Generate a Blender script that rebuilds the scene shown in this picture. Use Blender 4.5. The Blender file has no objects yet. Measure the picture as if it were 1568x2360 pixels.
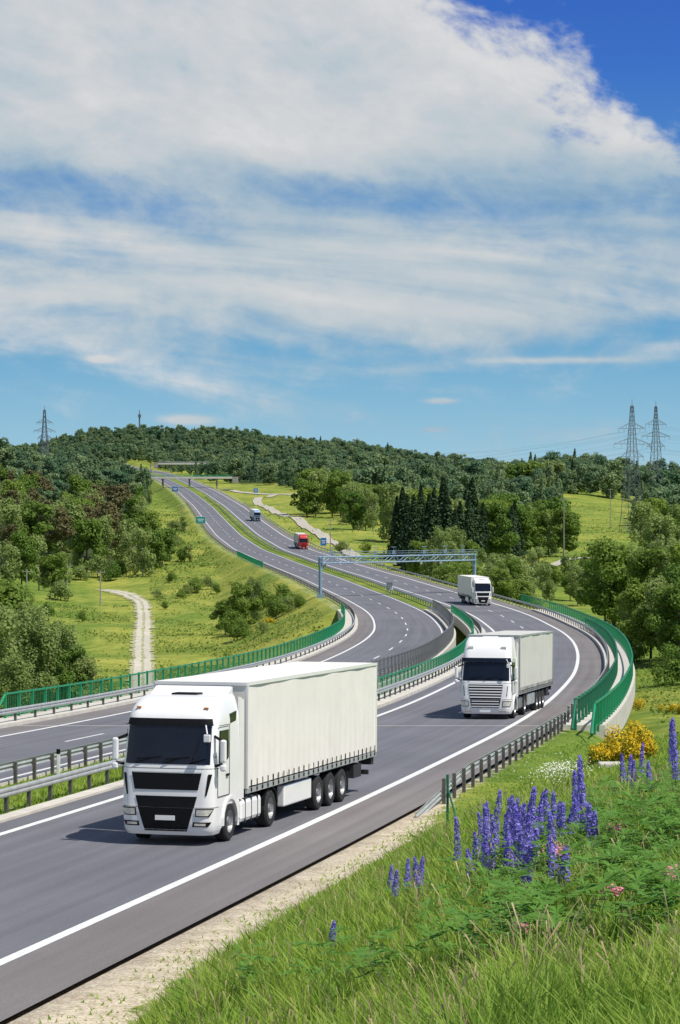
import bpy, math, random
import numpy as np
from mathutils import Vector, Matrix
rng = np.random.default_rng(7); random.seed(7)
scene = bpy.context.scene
COL = scene.collection

# ------------------------------------------------------------------ helpers
def link(o, parent=None):
    COL.objects.link(o)
    if parent is not None: o.parent = parent
    return o
def tag(o, label=None, category=None, group=None, kind=None):
    if label: o["label"] = label
    if category: o["category"] = category
    if group: o["group"] = group
    if kind: o["kind"] = kind
    return o
def empty(name, loc=(0,0,0), rotz=0.0):
    o = bpy.data.objects.new(name, None); o.location = loc; o.rotation_euler = (0,0,rotz)
    o.empty_display_size = 0.2
    return link(o)
class MB:
    def __init__(s): s.v=[]; s.f=[]
    def add(s, vs, fs):
        b=len(s.v); s.v.extend([tuple(v) for v in vs]); s.f.extend([tuple(i+b for i in f) for f in fs]); return s
    def box(s, c, d, rot=None):
        x,y,z=d[0]/2,d[1]/2,d[2]/2
        vs=[Vector(p) for p in [(-x,-y,-z),(x,-y,-z),(x,y,-z),(-x,y,-z),(-x,-y,z),(x,-y,z),(x,y,z),(-x,y,z)]]
        if rot is not None: vs=[rot@v for v in vs]
        c=Vector(c)
        return s.add([v+c for v in vs],[(0,3,2,1),(4,5,6,7),(0,1,5,4),(1,2,6,5),(2,3,7,6),(3,0,4,7)])
    def strut(s,a,b,w,w2=None,n=4):
        a=Vector(a);b=Vector(b);w2=w if w2 is None else w2
        d=(b-a).normalized(); u=d.orthogonal().normalized(); v=d.cross(u)
        vs=[];
        for p,r in ((a,w/2),(b,w2/2)):
            for k in range(n):
                an=2*math.pi*(k+.5)/n
                vs.append(p+(u*math.cos(an)+v*math.sin(an))*r*(1.414 if n==4 else 1))
        fs=[(k,(k+1)%n,n+(k+1)%n,n+k) for k in range(n)]+[tuple(range(n-1,-1,-1)),tuple(range(n,2*n))]
        return s.add(vs,fs)
    def prism_x(s, pts, x0, x1):
        n=len(pts); vs=[(x0,p[0],p[1]) for p in pts]+[(x1,p[0],p[1]) for p in pts]
        return s.add(vs,[(k,(k+1)%n,n+(k+1)%n,n+k) for k in range(n)]+[tuple(range(n-1,-1,-1)),tuple(range(n,2*n))])
    def lathe_x(s, prof, c, n=28):
        vs=[];m=len(prof)
        for k in range(n):
            a=2*math.pi*k/n
            for (x,r) in prof: vs.append((c[0]+x,c[1]+r*math.cos(a),c[2]+r*math.sin(a)))
        fs=[]
        for k in range(n):
            for j in range(m-1):
                fs.append((k*m+j,k*m+j+1,((k+1)%n)*m+j+1,((k+1)%n)*m+j))
        return s.add(vs,fs)
    def obj(s,name,mat,parent=None,smooth=False,bevel=0):
        me=bpy.data.meshes.new(name); me.from_pydata(s.v,[],s.f); me.materials.append(mat)
        if smooth:
            me.polygons.foreach_set("use_smooth",[True]*len(me.polygons))
        me.update()
        o=bpy.data.objects.new(name,me); link(o,parent)
        if bevel:
            m=o.modifiers.new("bevel",'BEVEL'); m.width=bevel; m.segments=2; m.limit_method='ANGLE'
        return o
def quads_obj(name, V, F, mat, parent=None, smooth=False):
    me=bpy.data.meshes.new(name); V=np.ascontiguousarray(V,dtype=np.float32); F=np.ascontiguousarray(F,dtype=np.int32)
    me.vertices.add(len(V)); me.vertices.foreach_set("co",V.ravel())
    me.loops.add(F.size); me.loops.foreach_set("vertex_index",F.ravel())
    me.polygons.add(len(F)); me.polygons.foreach_set("loop_start",np.arange(0,F.size,F.shape[1],dtype=np.int32))
    if smooth: me.polygons.foreach_set("use_smooth",np.ones(len(F),dtype=bool))
    me.materials.append(mat); me.update(calc_edges=True); me.validate()
    o=bpy.data.objects.new(name,me); link(o,parent); return o
def sstep(a,b,x):
    t=np.clip((x-a)/(b-a),0,1); return t*t*(3-2*t)

# ------------------------------------------------------------------ materials
def N(nt,t,**k):
    n=nt.nodes.new(t)
    for a,b in k.items():
        if a=='op': n.operation=b
        else: setattr(n,a,b)
    return n
def newmat(name):
    m=bpy.data.materials.new(name); m.use_nodes=True
    return m, m.node_tree, m.node_tree.nodes["Principled BSDF"]
def mat(name,c,rough=.6,metal=0.,var=.15,scale=3.,bump=0.,spec=.5,dark=None,coat=0.):
    m,nt,p=newmat(name)
    tc=N(nt,"ShaderNodeTexCoord"); no=N(nt,"ShaderNodeTexNoise"); no.inputs["Scale"].default_value=scale; no.inputs["Detail"].default_value=6
    nt.links.new(tc.outputs["Object"],no.inputs["Vector"])
    r=N(nt,"ShaderNodeValToRGB"); r.color_ramp.elements[0].position=.3; r.color_ramp.elements[1].position=.7
    c0=dark if dark else tuple(x*(1-var) for x in c)
    r.color_ramp.elements[0].color=(*c0,1); r.color_ramp.elements[1].color=(*c,1)
    nt.links.new(no.outputs["Fac"],r.inputs["Fac"]); nt.links.new(r.outputs["Color"],p.inputs["Base Color"])
    p.inputs["Roughness"].default_value=rough; p.inputs["Metallic"].default_value=metal
    p.inputs["Specular IOR Level"].default_value=spec; p.inputs["Coat Weight"].default_value=coat
    if bump:
        b=N(nt,"ShaderNodeBump"); b.inputs["Strength"].default_value=bump; b.inputs["Distance"].default_value=.05
        nt.links.new(no.outputs["Fac"],b.inputs["Height"]); nt.links.new(b.outputs["Normal"],p.inputs["Normal"])
    return m
def leafmat(name,c1,c2,c3,transl=.25,isl=.55,patch=None):
    m,nt,p=newmat(name)
    oi=N(nt,"ShaderNodeObjectInfo"); ge=N(nt,"ShaderNodeNewGeometry")
    r=N(nt,"ShaderNodeValToRGB"); r.color_ramp.elements[0].color=(*c1,1); r.color_ramp.elements[1].color=(*c2,1)
    e=r.color_ramp.elements.new(.55); e.color=tuple((a+b)/2 for a,b in zip(c1,c2))+(1,)
    if patch:
        tc=N(nt,"ShaderNodeTexCoord"); no=N(nt,"ShaderNodeTexNoise"); no.inputs["Scale"].default_value=patch; no.inputs["Detail"].default_value=5; no.inputs["Roughness"].default_value=.65
        nt.links.new(tc.outputs["Object"],no.inputs["Vector"]); mr=N(nt,"ShaderNodeMapRange"); mr.inputs[1].default_value=.35; mr.inputs[2].default_value=.65
        nt.links.new(no.outputs[0],mr.inputs[0]); nt.links.new(mr.outputs[0],r.inputs["Fac"])
    else: nt.links.new(oi.outputs["Random"],r.inputs["Fac"])
    mx=N(nt,"ShaderNodeMix",data_type='RGBA'); mx.inputs[7].default_value=(*c3,1)
    pw=N(nt,"ShaderNodeMath",op='MULTIPLY'); pw.inputs[1].default_value=isl
    nt.links.new(ge.outputs["Random Per Island"],pw.inputs[0]); nt.links.new(pw.outputs[0],mx.inputs[0])
    nt.links.new(r.outputs["Color"],mx.inputs[6])
    nt.links.new(mx.outputs[2],p.inputs["Base Color"]); p.inputs["Roughness"].default_value=.6; p.inputs["Specular IOR Level"].default_value=.2
    tr=N(nt,"ShaderNodeBsdfTranslucent"); nt.links.new(mx.outputs[2],tr.inputs["Color"])
    ms=N(nt,"ShaderNodeMixShader"); ms.inputs[0].default_value=transl
    nt.links.new(p.outputs[0],ms.inputs[1]); nt.links.new(tr.outputs[0],ms.inputs[2])
    nt.links.new(ms.outputs[0],nt.nodes["Material Output"].inputs["Surface"])
    return m
M={}
M['white']=mat("white_paint",(.86,.85,.83),.3,var=.04,scale=2,coat=.4)
M['tarp']=mat("trailer_tarpaulin",(.84,.80,.73),.55,var=.08,scale=1.2,bump=.15)
M['tarp2']=mat("grey_tarpaulin",(.64,.62,.56),.55,var=.12,scale=1.2,bump=.15)
M['red']=mat("red_paint",(.55,.03,.03),.4,var=.1)
M['blue']=mat("pale_blue_paint",(.30,.44,.60),.4,var=.1)
M['black']=mat("black_plastic",(.007,.007,.008),.55,var=.3,scale=8,spec=.2)
M['tyre']=mat("tyre_rubber",(.02,.02,.02),.85,var=.3,scale=12)
M['rim']=mat("wheel_rim",(.42,.42,.43),.4,.6,var=.25,scale=9)
M['glass']=mat("dark_glass",(.008,.012,.022),.05,var=.3,scale=1.5,spec=.4)
M['lamp']=mat("lamp_glass",(.80,.77,.68),.1,.2,var=.3,scale=20)
M['orange']=mat("orange_lens",(.7,.22,.03),.3,var=.1)
M['chrome']=mat("brushed_metal",(.6,.61,.62),.3,.8,var=.2,scale=5)
M['chassis']=mat("chassis_steel",(.03,.03,.033),.6,var=.4,scale=4)
M['steel']=mat("galvanised_steel",(.46,.48,.47),.5,.25,var=.25,scale=2.5)
M['mesh']=mat("dull_grey_mesh",(.20,.21,.21),.6,.2,var=.25,scale=2.5)
M['rust']=mat("weathered_post",(.13,.12,.11),.7,.1,var=.35,scale=4)
M['green']=mat("green_fence_paint",(.012,.27,.115),.45,var=.25,scale=1.5)
M['greend']=mat("dark_green_paint",(.010,.17,.08),.5,var=.25,scale=1.5)
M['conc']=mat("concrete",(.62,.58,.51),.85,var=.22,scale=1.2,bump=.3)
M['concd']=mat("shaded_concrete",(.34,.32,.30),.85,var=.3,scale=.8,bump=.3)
M['paintw']=mat("road_paint",(.80,.80,.78),.6,var=.22,scale=6)
M['gantry']=mat("gantry_steel",(.25,.36,.46),.5,.2,var=.2,scale=2)
M['pylon']=mat("pylon_steel",(.17,.20,.23),.6,.2,var=.25,scale=1)
M['bark']=mat("bark",(.12,.09,.06),.9,var=.5,scale=4,bump=.5)
M['birch']=mat("pale_bark",(.35,.33,.29),.9,var=.6,scale=3,bump=.3)
M['wood']=mat("pole_wood",(.36,.33,.28),.9,var=.3,scale=3)
M['gravel']=mat("pale_gravel",(.50,.46,.38),.95,var=.35,scale=3,bump=.5)
M['dirt']=mat("gravel_track",(.60,.55,.46),.95,scale=.9,bump=.6,dark=(.42,.39,.29))
M['dirt2']=mat("worn_track_verge",(.46,.43,.26),.95,scale=.9,bump=.6,dark=(.24,.27,.08))
M['signb']=mat("blue_sign_face",(.02,.16,.38),.5,var=.1)
M['signg']=mat("green_sign_face",(.01,.26,.22),.5,var=.1)
M['leafA']=leafmat("leaf_mid_green",(.13,.23,.035),(.28,.37,.060),(.07,.14,.025),.40)
M['leafB']=leafmat("leaf_light_green",(.26,.34,.10),(.38,.45,.15),(.15,.22,.055),.42)
M['leafC']=leafmat("spruce_needles",(.032,.068,.026),(.055,.10,.035),(.02,.045,.018),.12)
M['leafP']=leafmat("pine_needles",(.13,.12,.045),(.18,.16,.06),(.07,.075,.03),.18)
M['leafF']=leafmat("haze_tinted_foliage",(.09,.18,.09),(.30,.38,.15),(.09,.17,.10),.35)  # aerial haze painted into the leaf colour: bluer, paler greens for the far forest
M['stem']=leafmat("lupin_leaf",(.13,.29,.045),(.19,.37,.07),(.07,.17,.03),.35)
M['lupin']=leafmat("lupin_petal",(.15,.12,.60),(.23,.17,.68),(.42,.38,.75),.3,.75)
M['pink']=leafmat("pink_petal",(.70,.18,.30),(.78,.28,.38),(.82,.42,.48),.3)
M['broom']=leafmat("broom_flower",(.82,.52,.01),(.86,.58,.02),(.40,.34,.02),.2,.7)
M['daisy']=leafmat("daisy_petal",(.75,.75,.65),(.8,.8,.7),(.6,.62,.45),.2)
M['grass']=leafmat("grass_blade",(.17,.33,.035),(.34,.47,.06),(.44,.50,.11),.45,.55,patch=.9)
M['grassd']=leafmat("weed_leaf",(.11,.25,.035),(.23,.38,.06),(.14,.27,.04),.4,.6,patch=1.4)
M['straw']=leafmat("dry_grass_stem",(.58,.46,.27),(.60,.50,.30),(.40,.27,.17),.3,.8)
M['weed']=leafmat("meadow_weeds",(.24,.30,.05),(.24,.30,.05),(.10,.18,.03),.3,1.0)

def asphalt():
    m,nt,p=newmat("asphalt")
    uv=N(nt,"ShaderNodeUVMap"); uv.uv_map="lay"; sp=N(nt,"ShaderNodeSeparateXYZ"); nt.links.new(uv.outputs[0],sp.inputs[0])
    tc=N(nt,"ShaderNodeTexCoord")
    n1=N(nt,"ShaderNodeTexNoise"); n1.inputs["Scale"].default_value=28; n1.inputs["Detail"].default_value=5
    n2=N(nt,"ShaderNodeTexNoise"); n2.inputs["Scale"].default_value=.12; n2.inputs["Detail"].default_value=5
    mp=N(nt,"ShaderNodeMapping"); mp.inputs["Scale"].default_value=(2.2,.02,1); nt.links.new(uv.outputs[0],mp.inputs[0])
    n3=N(nt,"ShaderNodeTexNoise"); n3.inputs["Scale"].default_value=1.; n3.inputs["Detail"].default_value=3; nt.links.new(mp.outputs[0],n3.inputs["Vector"])
    nt.links.new(tc.outputs["Object"],n1.inputs["Vector"]); nt.links.new(tc.outputs["Object"],n2.inputs["Vector"])
    mr=N(nt,"ShaderNodeMapRange"); mr.inputs[1].default_value=-24; mr.inputs[2].default_value=4; nt.links.new(sp.outputs[0],mr.inputs[0])
    r=N(nt,"ShaderNodeValToRGB"); r.color_ramp.interpolation='LINEAR'
    def pos(o): return (o+24)/28
    lane=(.150,.150,.166,1); sh=(.182,.166,.162,1)
    el=r.color_ramp.elements; el[0].position=0; el[0].color=sh; el[1].position=1; el[1].color=sh
    for o,c in ((-20.6,sh),(-20.2,lane),(-16.6,(.14,.14,.157,1)),(-7,lane),(-3.6,(.144,.144,.162,1)),(-.05,lane),(.15,sh)):
        e=el.new(pos(o)); e.color=c
    nt.links.new(mr.outputs[0],r.inputs[0])
    def mul(col,fac,lo,hi):
        mm=N(nt,"ShaderNodeMapRange"); mm.inputs[1].default_value=.3; mm.inputs[2].default_value=.7; mm.inputs[3].default_value=lo; mm.inputs[4].default_value=hi
        nt.links.new(fac,mm.inputs[0]); v=N(nt,"ShaderNodeVectorMath",op='SCALE'); nt.links.new(col,v.inputs[0]); nt.links.new(mm.outputs[0],v.inputs[3]); return v.outputs[0]
    c=mul(r.outputs[0],n1.outputs[0],.84,1.16); c=mul(c,n2.outputs[0],.9,1.1); c=mul(c,n3.outputs[0],.86,1.12)
    nt.links.new(c,p.inputs["Base Color"]); p.inputs["Roughness"].default_value=.8; p.inputs["Specular IOR Level"].default_value=.3
    b=N(nt,"ShaderNodeBump"); b.inputs["Strength"].default_value=.25; b.inputs["Distance"].default_value=.01; nt.links.new(n1.outputs[0],b.inputs["Height"]); nt.links.new(b.outputs[0],p.inputs["Normal"])
    return m
M['asphalt']=asphalt()
def ground():
    m,nt,p=newmat("grassland")
    tc=N(nt,"ShaderNodeTexCoord"); at=N(nt,"ShaderNodeAttribute"); at.attribute_name="cover"
    sp=N(nt,"ShaderNodeSeparateColor"); nt.links.new(at.outputs["Color"],sp.inputs[0])
    def noise(s,d=6,rough=.6):
        n=N(nt,"ShaderNodeTexNoise"); n.inputs["Scale"].default_value=s; n.inputs["Detail"].default_value=d; n.inputs["Roughness"].default_value=rough
        nt.links.new(tc.outputs["Object"],n.inputs["Vector"]); return n.outputs[0]
    na=noise(.045,7,.65); nb=noise(.5,8,.7); nc=noise(6,6,.7); nd=noise(17,8,.8); ne=noise(1.6,8,.75)
    def ramp(f,c0,c1,p0=.35,p1=.65):
        r=N(nt,"ShaderNodeValToRGB"); r.color_ramp.elements[0].position=p0; r.color_ramp.elements[1].position=p1
        r.color_ramp.elements[0].color=(*c0,1); r.color_ramp.elements[1].color=(*c1,1); nt.links.new(f,r.inputs[0]); return r.outputs[0]
    def mix(f,a,b):
        x=N(nt,"ShaderNodeMix",data_type='RGBA'); nt.links.new(f,x.inputs[0]); nt.links.new(a,x.inputs[6]); nt.links.new(b,x.inputs[7]); return x.outputs[2]
    def math_(op,a,b):
        x=N(nt,"ShaderNodeMath",op=op)
        for i,v in enumerate((a,b)):
            if isinstance(v,(int,float)): x.inputs[i].default_value=v
            else: nt.links.new(v,x.inputs[i])
        return x.outputs[0]
    green=ramp(nb,(.085,.15,.022),(.19,.26,.042)); dry=ramp(nb,(.22,.25,.04),(.42,.40,.085))
    yf=N(nt,"ShaderNodeClamp"); nt.links.new(math_('ADD',math_('MULTIPLY',math_('SUBTRACT',na,.5),3.6),sp.outputs[1]),yf.inputs[0])
    g=mix(yf.outputs[0],green,dry)
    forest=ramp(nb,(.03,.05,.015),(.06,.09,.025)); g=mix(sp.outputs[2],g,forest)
    gravel=mix(ramp(ne,(0,0,0),(1,1,1),.40,.62),ramp(nd,(.26,.20,.13),(.62,.53,.40),.38,.6),ramp(nd,(.46,.38,.27),(.74,.66,.52),.38,.6))
    gf=N(nt,"ShaderNodeMapRange"); gf.inputs[1].default_value=.42; gf.inputs[2].default_value=.58
    nt.links.new(math_('ADD',math_('MULTIPLY',math_('SUBTRACT',ne,.5),1.9),sp.outputs[0]),gf.inputs[0])
    g=mix(gf.outputs[0],g,gravel)
    sc=N(nt,"ShaderNodeMapRange"); sc.inputs[1].default_value=.3; sc.inputs[2].default_value=.7; sc.inputs[3].default_value=.82; sc.inputs[4].default_value=1.15; nt.links.new(nc,sc.inputs[0])
    v=N(nt,"ShaderNodeVectorMath",op='SCALE'); nt.links.new(g,v.inputs[0]); nt.links.new(sc.outputs[0],v.inputs[3])
    nt.links.new(v.outputs[0],p.inputs["Base Color"]); p.inputs["Roughness"].default_value=.95; p.inputs["Specular IOR Level"].default_value=.1
    b=N(nt,"ShaderNodeBump"); b.inputs["Strength"].default_value=.8; b.inputs["Distance"].default_value=.2; nt.links.new(math_('ADD',nb,math_('ADD',math_('MULTIPLY',nc,.12),math_('MULTIPLY',nd,.08))),b.inputs["Height"]); nt.links.new(b.outputs[0],p.inputs["Normal"])
    return m
M['ground']=ground()

# ------------------------------------------------------------------ road alignment
YY=np.arange(-80,3801,1.0)
def smooth_curve(ks,vs,sig):
    ext=np.interp(YY,ks,vs)
    s0=(vs[1]-vs[0])/(ks[1]-ks[0]); ext=np.where(YY<ks[0],vs[0]+(YY-ks[0])*s0,ext)
    s1=(vs[-1]-vs[-2])/(ks[-1]-ks[-2]); ext=np.where(YY>ks[-1],vs[-1]+(YY-ks[-1])*s1,ext)
    pad=int(sig*4); k=np.exp(-.5*(np.arange(-pad,pad+1)/sig)**2); k/=k.sum()
    e=np.concatenate([ext[0]+(np.arange(-pad,0))*(ext[1]-ext[0]),ext,ext[-1]+np.arange(1,pad+1)*(ext[-1]-ext[-2])])
    return np.convolve(e,k,mode='valid')
XR=smooth_curve([10,30,47,61.5,80.7,117.6,145.6,183,222,255,286,326,355,400,460,524,582,658,705,800,920,1100,1350,1500,1700,2000,2400],
                [-15.2,-10.3,-6.2,-2.8,1.4,7.8,11.8,16.5,20.4,22.9,24.3,24.6,23.8,21.3,17,11.8,6,-2.5,-8,-17.5,-27,-41,-63,-77,-98,-138,-205],12)
ZR=smooth_curve([0,47,65,80,100,136,200,300,375,450,550,600,705,920,1100,1350,1500,1700,1950,2100,2400],
                [-7.9,-8.15,-8.38,-8.6,-9.15,-10.3,-11.9,-13.2,-13.35,-13.3,-12.7,-12.1,-10.2,-3.5,2.2,10.2,14.5,21,29.5,34,44],12)
SL=np.gradient(XR); SEC=np.sqrt(1+SL**2)
xr=lambda y: np.interp(y,YY,XR); zr=lambda y: np.interp(y,YY,ZR); sec=lambda y: np.interp(y,YY,SEC); slope=lambda y: np.interp(y,YY,SL)
def cp(o,y): return (float(xr(y)+o*sec(y)),float(y),float(zr(y)))
V0,V1=118.,350.
rows=np.unique(np.concatenate([np.arange(-60,130,1.5),np.arange(130,400,3.),np.arange(400,1000,8.),np.arange(1000,3200,20.),np.array([V0,V1])]))
def rowsin(a,b):
    r=rows[(rows>a+.3)&(rows<b-.3)]; return np.concatenate([[a],r,[b]])
def ribbon(name,os_,a,b,dz,mat_,uv=False,ys=None,parent=None):
    ys=rowsin(a,b) if ys is None else ys; os_=np.array(os_,float); n=len(os_)
    X=xr(ys)[:,None]+os_[None,:]*sec(ys)[:,None]; Z=np.repeat((zr(ys)+dz)[:,None],n,1); Y=np.repeat(ys[:,None],n,1)
    V=np.stack([X,Y,Z],-1).reshape(-1,3); i=np.arange((len(ys)-1)*n).reshape(-1,n)[:,:-1].ravel()
    F=np.stack([i,i+1,i+n+1,i+n],-1); o=quads_obj(name,V,F,mat_,parent)
    if uv:
        l=o.data.uv_layers.new(name="lay"); O=np.repeat(os_[None,:],len(ys),0).ravel(); vi=np.zeros(len(o.data.loops),dtype=np.int32); o.data.loops.foreach_get("vertex_index",vi)
        l.data.foreach_set("uv",np.stack([O[vi],V[vi,1]],-1).astype(np.float32).ravel())
    return o
def sweep(name,prof,a,b,mat_,parent=None,ys=None,zoff=0,step=None):
    if ys is None: ys=rowsin(a,b) if step is None else np.linspace(a,b,max(2,int((b-a)/step)+1))
    m=len(prof); P=np.array(prof,float)
    X=xr(ys)[:,None]+P[None,:,0]*sec(ys)[:,None]; Y=np.repeat(ys[:,None],m,1)
    zo=zoff(ys)[:,None] if callable(zoff) else zoff
    Z=zr(ys)[:,None]+P[None,:,1]+zo
    V=np.stack([X,Y,Z],-1).reshape(-1,3).tolist(); F=[]
    for k in range(len(ys)-1):
        for j in range(m): F.append((k*m+j,k*m+(j+1)%m,(k+1)*m+(j+1)%m,(k+1)*m+j))
    F.append(tuple(range(m))); F.append(tuple((len(ys)-1)*m+j for j in range(m-1,-1,-1)))
    mb=MB(); mb.add(V,F); return mb.obj(name,mat_,parent)

# ------------------------------------------------------------------ terrain
def grow(start,first,ratio,end):
    l=[];x=start;d=first
    while x<end: x+=d; d*=ratio; l.append(x)
    return l
cols=np.array(sorted(set([-24.6,-23.9,-22.4,-22.15,-21,-18,-15,-12.7,-12.45,-11,-9.8,-8.75,-8.5,-6,-3,0,1.95,2.12,2.8,3.6]+[-c for c in grow(24.6,.9,1.055,2600)]+list(np.arange(4.,20,.4))+grow(20,.5,1.06,2600))))
trows=np.concatenate([rows,[3300,3500,3800,4500,6000,9000,14000,22000]])
TT=np.array([-.4,-.13,-.09,-.05,0,.05,.09,.13,.4])
TY=np.array([0,30,50,80,110,150,200,300,450,600,800,1000,1300,1600,2200,3000,3600,8000,22000.])
TZ=np.array([[-5.5,-4,-3,-2,-1.7,-1.6,-1.6,-1.6,-1.5],[-12,-9,-7,-5,-4,-3.6,-3.5,-3.4,-2.5],[-14,-11,-10,-9,-7,-5.9,-5.7,-5.4,-4],
[-16,-13,-12,-11,-9,-8.6,-8.0,-7.4,-6],[-18,-17,-16,-14,-12,-10.5,-9.9,-9.5,-9],[-20,-20,-19,-18,-18,-17,-15,-13.5,-12],[-21,-21,-21,-20,-20,-19,-17.5,-16,-14],
[-21,-22,-21.5,-20,-19,-18.5,-18,-17.5,-15],[-19,-21,-21,-20,-17,-16,-17,-18,-16],[-14,-17,-19,-16,-15,-15,-15,-17,-14],[-2,-7,-10,-8,-9.5,-12,-10,-12,-8],
[10,5,-2,-2,-3,-6,-5,-6,0],[25,20,6,6,6,5,10,2,8],[35,26,12,16,18,12,24,10,15],[50,40,40,44,43,32,22,14,20],[70,62,82,88,72,50,32,22,25],[60,50,60,62,55,40,30,20,20],[0]*9,[-40]*9],float)
def ext_xr(y):
    return np.where(y>3800, XR[-1], np.interp(y,YY,XR))
def base(X,Y):
    t=np.clip(X/np.maximum(Y,20),-.4,.4); Yc=np.clip(Y,0,22000)
    iy=np.clip(np.searchsorted(TY,Yc,side='right')-1,0,len(TY)-2); fy=(Yc-TY[iy])/(TY[iy+1]-TY[iy])
    it=np.clip(np.searchsorted(TT,t,side='right')-1,0,len(TT)-2); ft=(t-TT[it])/(TT[it+1]-TT[it])
    ft2=ft*ft*(3-2*ft)
    a=TZ[iy,it]*(1-ft2)+TZ[iy,it+1]*ft2; b=TZ[iy+1,it]*(1-ft2)+TZ[iy+1,it+1]*ft2
    return a*(1-fy)+b*fy
Yg=np.repeat(trows[:,None],len(cols),1); Og=np.repeat(cols[None,:],len(trows),0)
secg=np.interp(Yg,YY,SEC); Xg=ext_xr(Yg)+Og*secg
B=base(Xg,Yg)
for _ in range(3):
    B[1:-1]=(B[:-2]+2*B[1:-1]+B[2:])/4; B[:,1:-1]=(B[:,:-2]+2*B[:,1:-1]+B[:,2:])/4
def wob(X,Y):
    return np.sin(X*.9+np.sin(Y*.7)*1.3)*np.cos(Y*.8+X*.31)
far=np.clip(Yg/200,0.05,1)
B+= 1.0*far*wob(X=Xg*.05,Y=Yg*.045)+.6*far*wob(Xg*.13,Yg*.11)+.08*wob(Xg*1.1,Yg*.9)+np.where((Yg>1600)&(Yg<3600),4*wob(Xg*.011,Yg*.004),0)
Rz=np.interp(Yg,YY,ZR)
oR,oL=3.5,-24.6
e=np.maximum(np.maximum(Og-oR,oL-Og),0)
dv=np.where((Yg>V0)&(Yg<V1),np.minimum(Yg-V0,V1-Yg),0); e=np.sqrt(e**2+dv**2)
Zg=np.clip(B,Rz-.05-.5*e,Rz-.05+.48*e+.02*(e>0))
Zg=np.where(Yg>2350,B,Zg)
road=(dv==0)&(((Og>-8.45)&(Og<2.0))|((Og>-22.25)&(Og<-12.6)))&(Yg<2350)
Zg=np.where(road,Rz-.2,Zg)
Zg=np.where((Yg>3600),B,Zg)
bank=(e>.3)&(Yg<140)&(Og>0)
Zg+=np.where(bank,.08*wob(Xg*1.7,Yg*1.3)*np.clip(e/3,0,1),0)
nR,nC=Xg.shape
i=np.arange((nR-1)*nC).reshape(-1,nC)[:,:-1].ravel()
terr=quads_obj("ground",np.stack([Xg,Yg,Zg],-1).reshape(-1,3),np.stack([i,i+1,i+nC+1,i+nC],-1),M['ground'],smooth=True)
tag(terr,"rolling grassy valley ground with a steep roadside bank",kind="structure")
def gh(X,Y):
    X=np.atleast_1d(np.asarray(X,float)); Y=np.atleast_1d(np.asarray(Y,float))
    r=np.clip(np.searchsorted(trows,Y)-1,0,nR-2); fr=(Y-trows[r])/(trows[r+1]-trows[r])
    o=(X-ext_xr(Y))/np.interp(Y,YY,SEC); c=np.clip(np.searchsorted(cols,o)-1,0,nC-2); fc=np.clip((o-cols[c])/(cols[c+1]-cols[c]),0,1)
    return (Zg[r,c]*(1-fc)+Zg[r,c+1]*fc)*(1-fr)+(Zg[r+1,c]*(1-fc)+Zg[r+1,c+1]*fc)*fr
def off(X,Y): return (X-ext_xr(Y))/np.interp(Y,YY,SEC)
vw=4.5-1.5*sstep(60,85,Yg)
gr=np.where((Og>1.9)&(Og<6)&(Yg<V0+4),1.15-1.15*sstep(vw-2.2,vw+.6,Og),0)
gr=np.maximum(gr,np.where((Og<-21.5)&(Og>-26)&(Yg<V0),.6,0)); gr=np.maximum(gr,np.where((Og>-12.6)&(Og<-8.4),.20,0))
gr=np.maximum(gr,np.where((Og>2)&(Og<5)&(Yg>V1),.40,0)); gr=np.maximum(gr,np.where((Og<-22)&(Og>-25.0)&(Yg>V1),.38,0))
pxg=784+6000*Xg/np.maximum(Yg,5)
dry=np.where((Og<-24)&(Og>-60)&(Yg>330)&(Yg<1100),.55,.10); dry=np.where((Og>4)&(Og<60)&(Yg>600),.50,dry); dry=np.where((Yg<115)&(Og>0),.1,dry)
dry=np.where((Og>60)&(Yg>850),.35,dry)
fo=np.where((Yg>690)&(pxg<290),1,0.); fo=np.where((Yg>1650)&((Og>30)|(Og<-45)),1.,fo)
ca=terr.data.color_attributes.new("cover",'FLOAT_COLOR','POINT')
gr=np.where((Og<1.9)|(Og>6.5)|(Yg>V0+4),np.where(gr>0,gr,-1.),gr)
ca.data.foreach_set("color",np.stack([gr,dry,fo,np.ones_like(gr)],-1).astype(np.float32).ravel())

# ------------------------------------------------------------------ roads & markings
for nm,os_ in (("road",[-8.3,-7.2,-5.4,-3.6,-1.8,0,.15,2.05]),("road",[-22.3,-20.6,-20.2,-18,-16,-14,-12.5])):
    o=ribbon(nm,os_,-60,2300,0,M['asphalt'],uv=True); tag(o,"grey asphalt motorway carriageway with two lanes",kind="structure")
def line(o0,o1,a=-60,b=2300,name="road_marking"):
    o=ribbon(name,[o0,o1],a,b,.006,M['paintw']); tag(o,"solid white edge line painted on asphalt",kind="structure")
line(-.13,.13); line(-7.45,-7.2); line(-13.05,-12.88); line(-20.5,-20.28)
def dashes(oc,phase,y=-50):
    Vs=[];Fs=[];y=y+phase
    while y<1900:
        w=.07 if y<900 else .1
        ym=y+3; y2=y+6
        pts=[]
        for q in (y,ym,y2):
            for s in (-w,w):
                p=cp(oc+s,q); pts.append((p[0],p[1],p[2]+.007))
        k=len(Vs); Vs+=pts; Fs+=[(k,k+1,k+3,k+2),(k+2,k+3,k+5,k+4)]; y+=18
    o=quads_obj("lane_marking",Vs,Fs,M['paintw']); tag(o,"dashed white lane divider painted on asphalt",kind="structure")
dashes(-3.65,0,131); dashes(-16.7,12)
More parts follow.
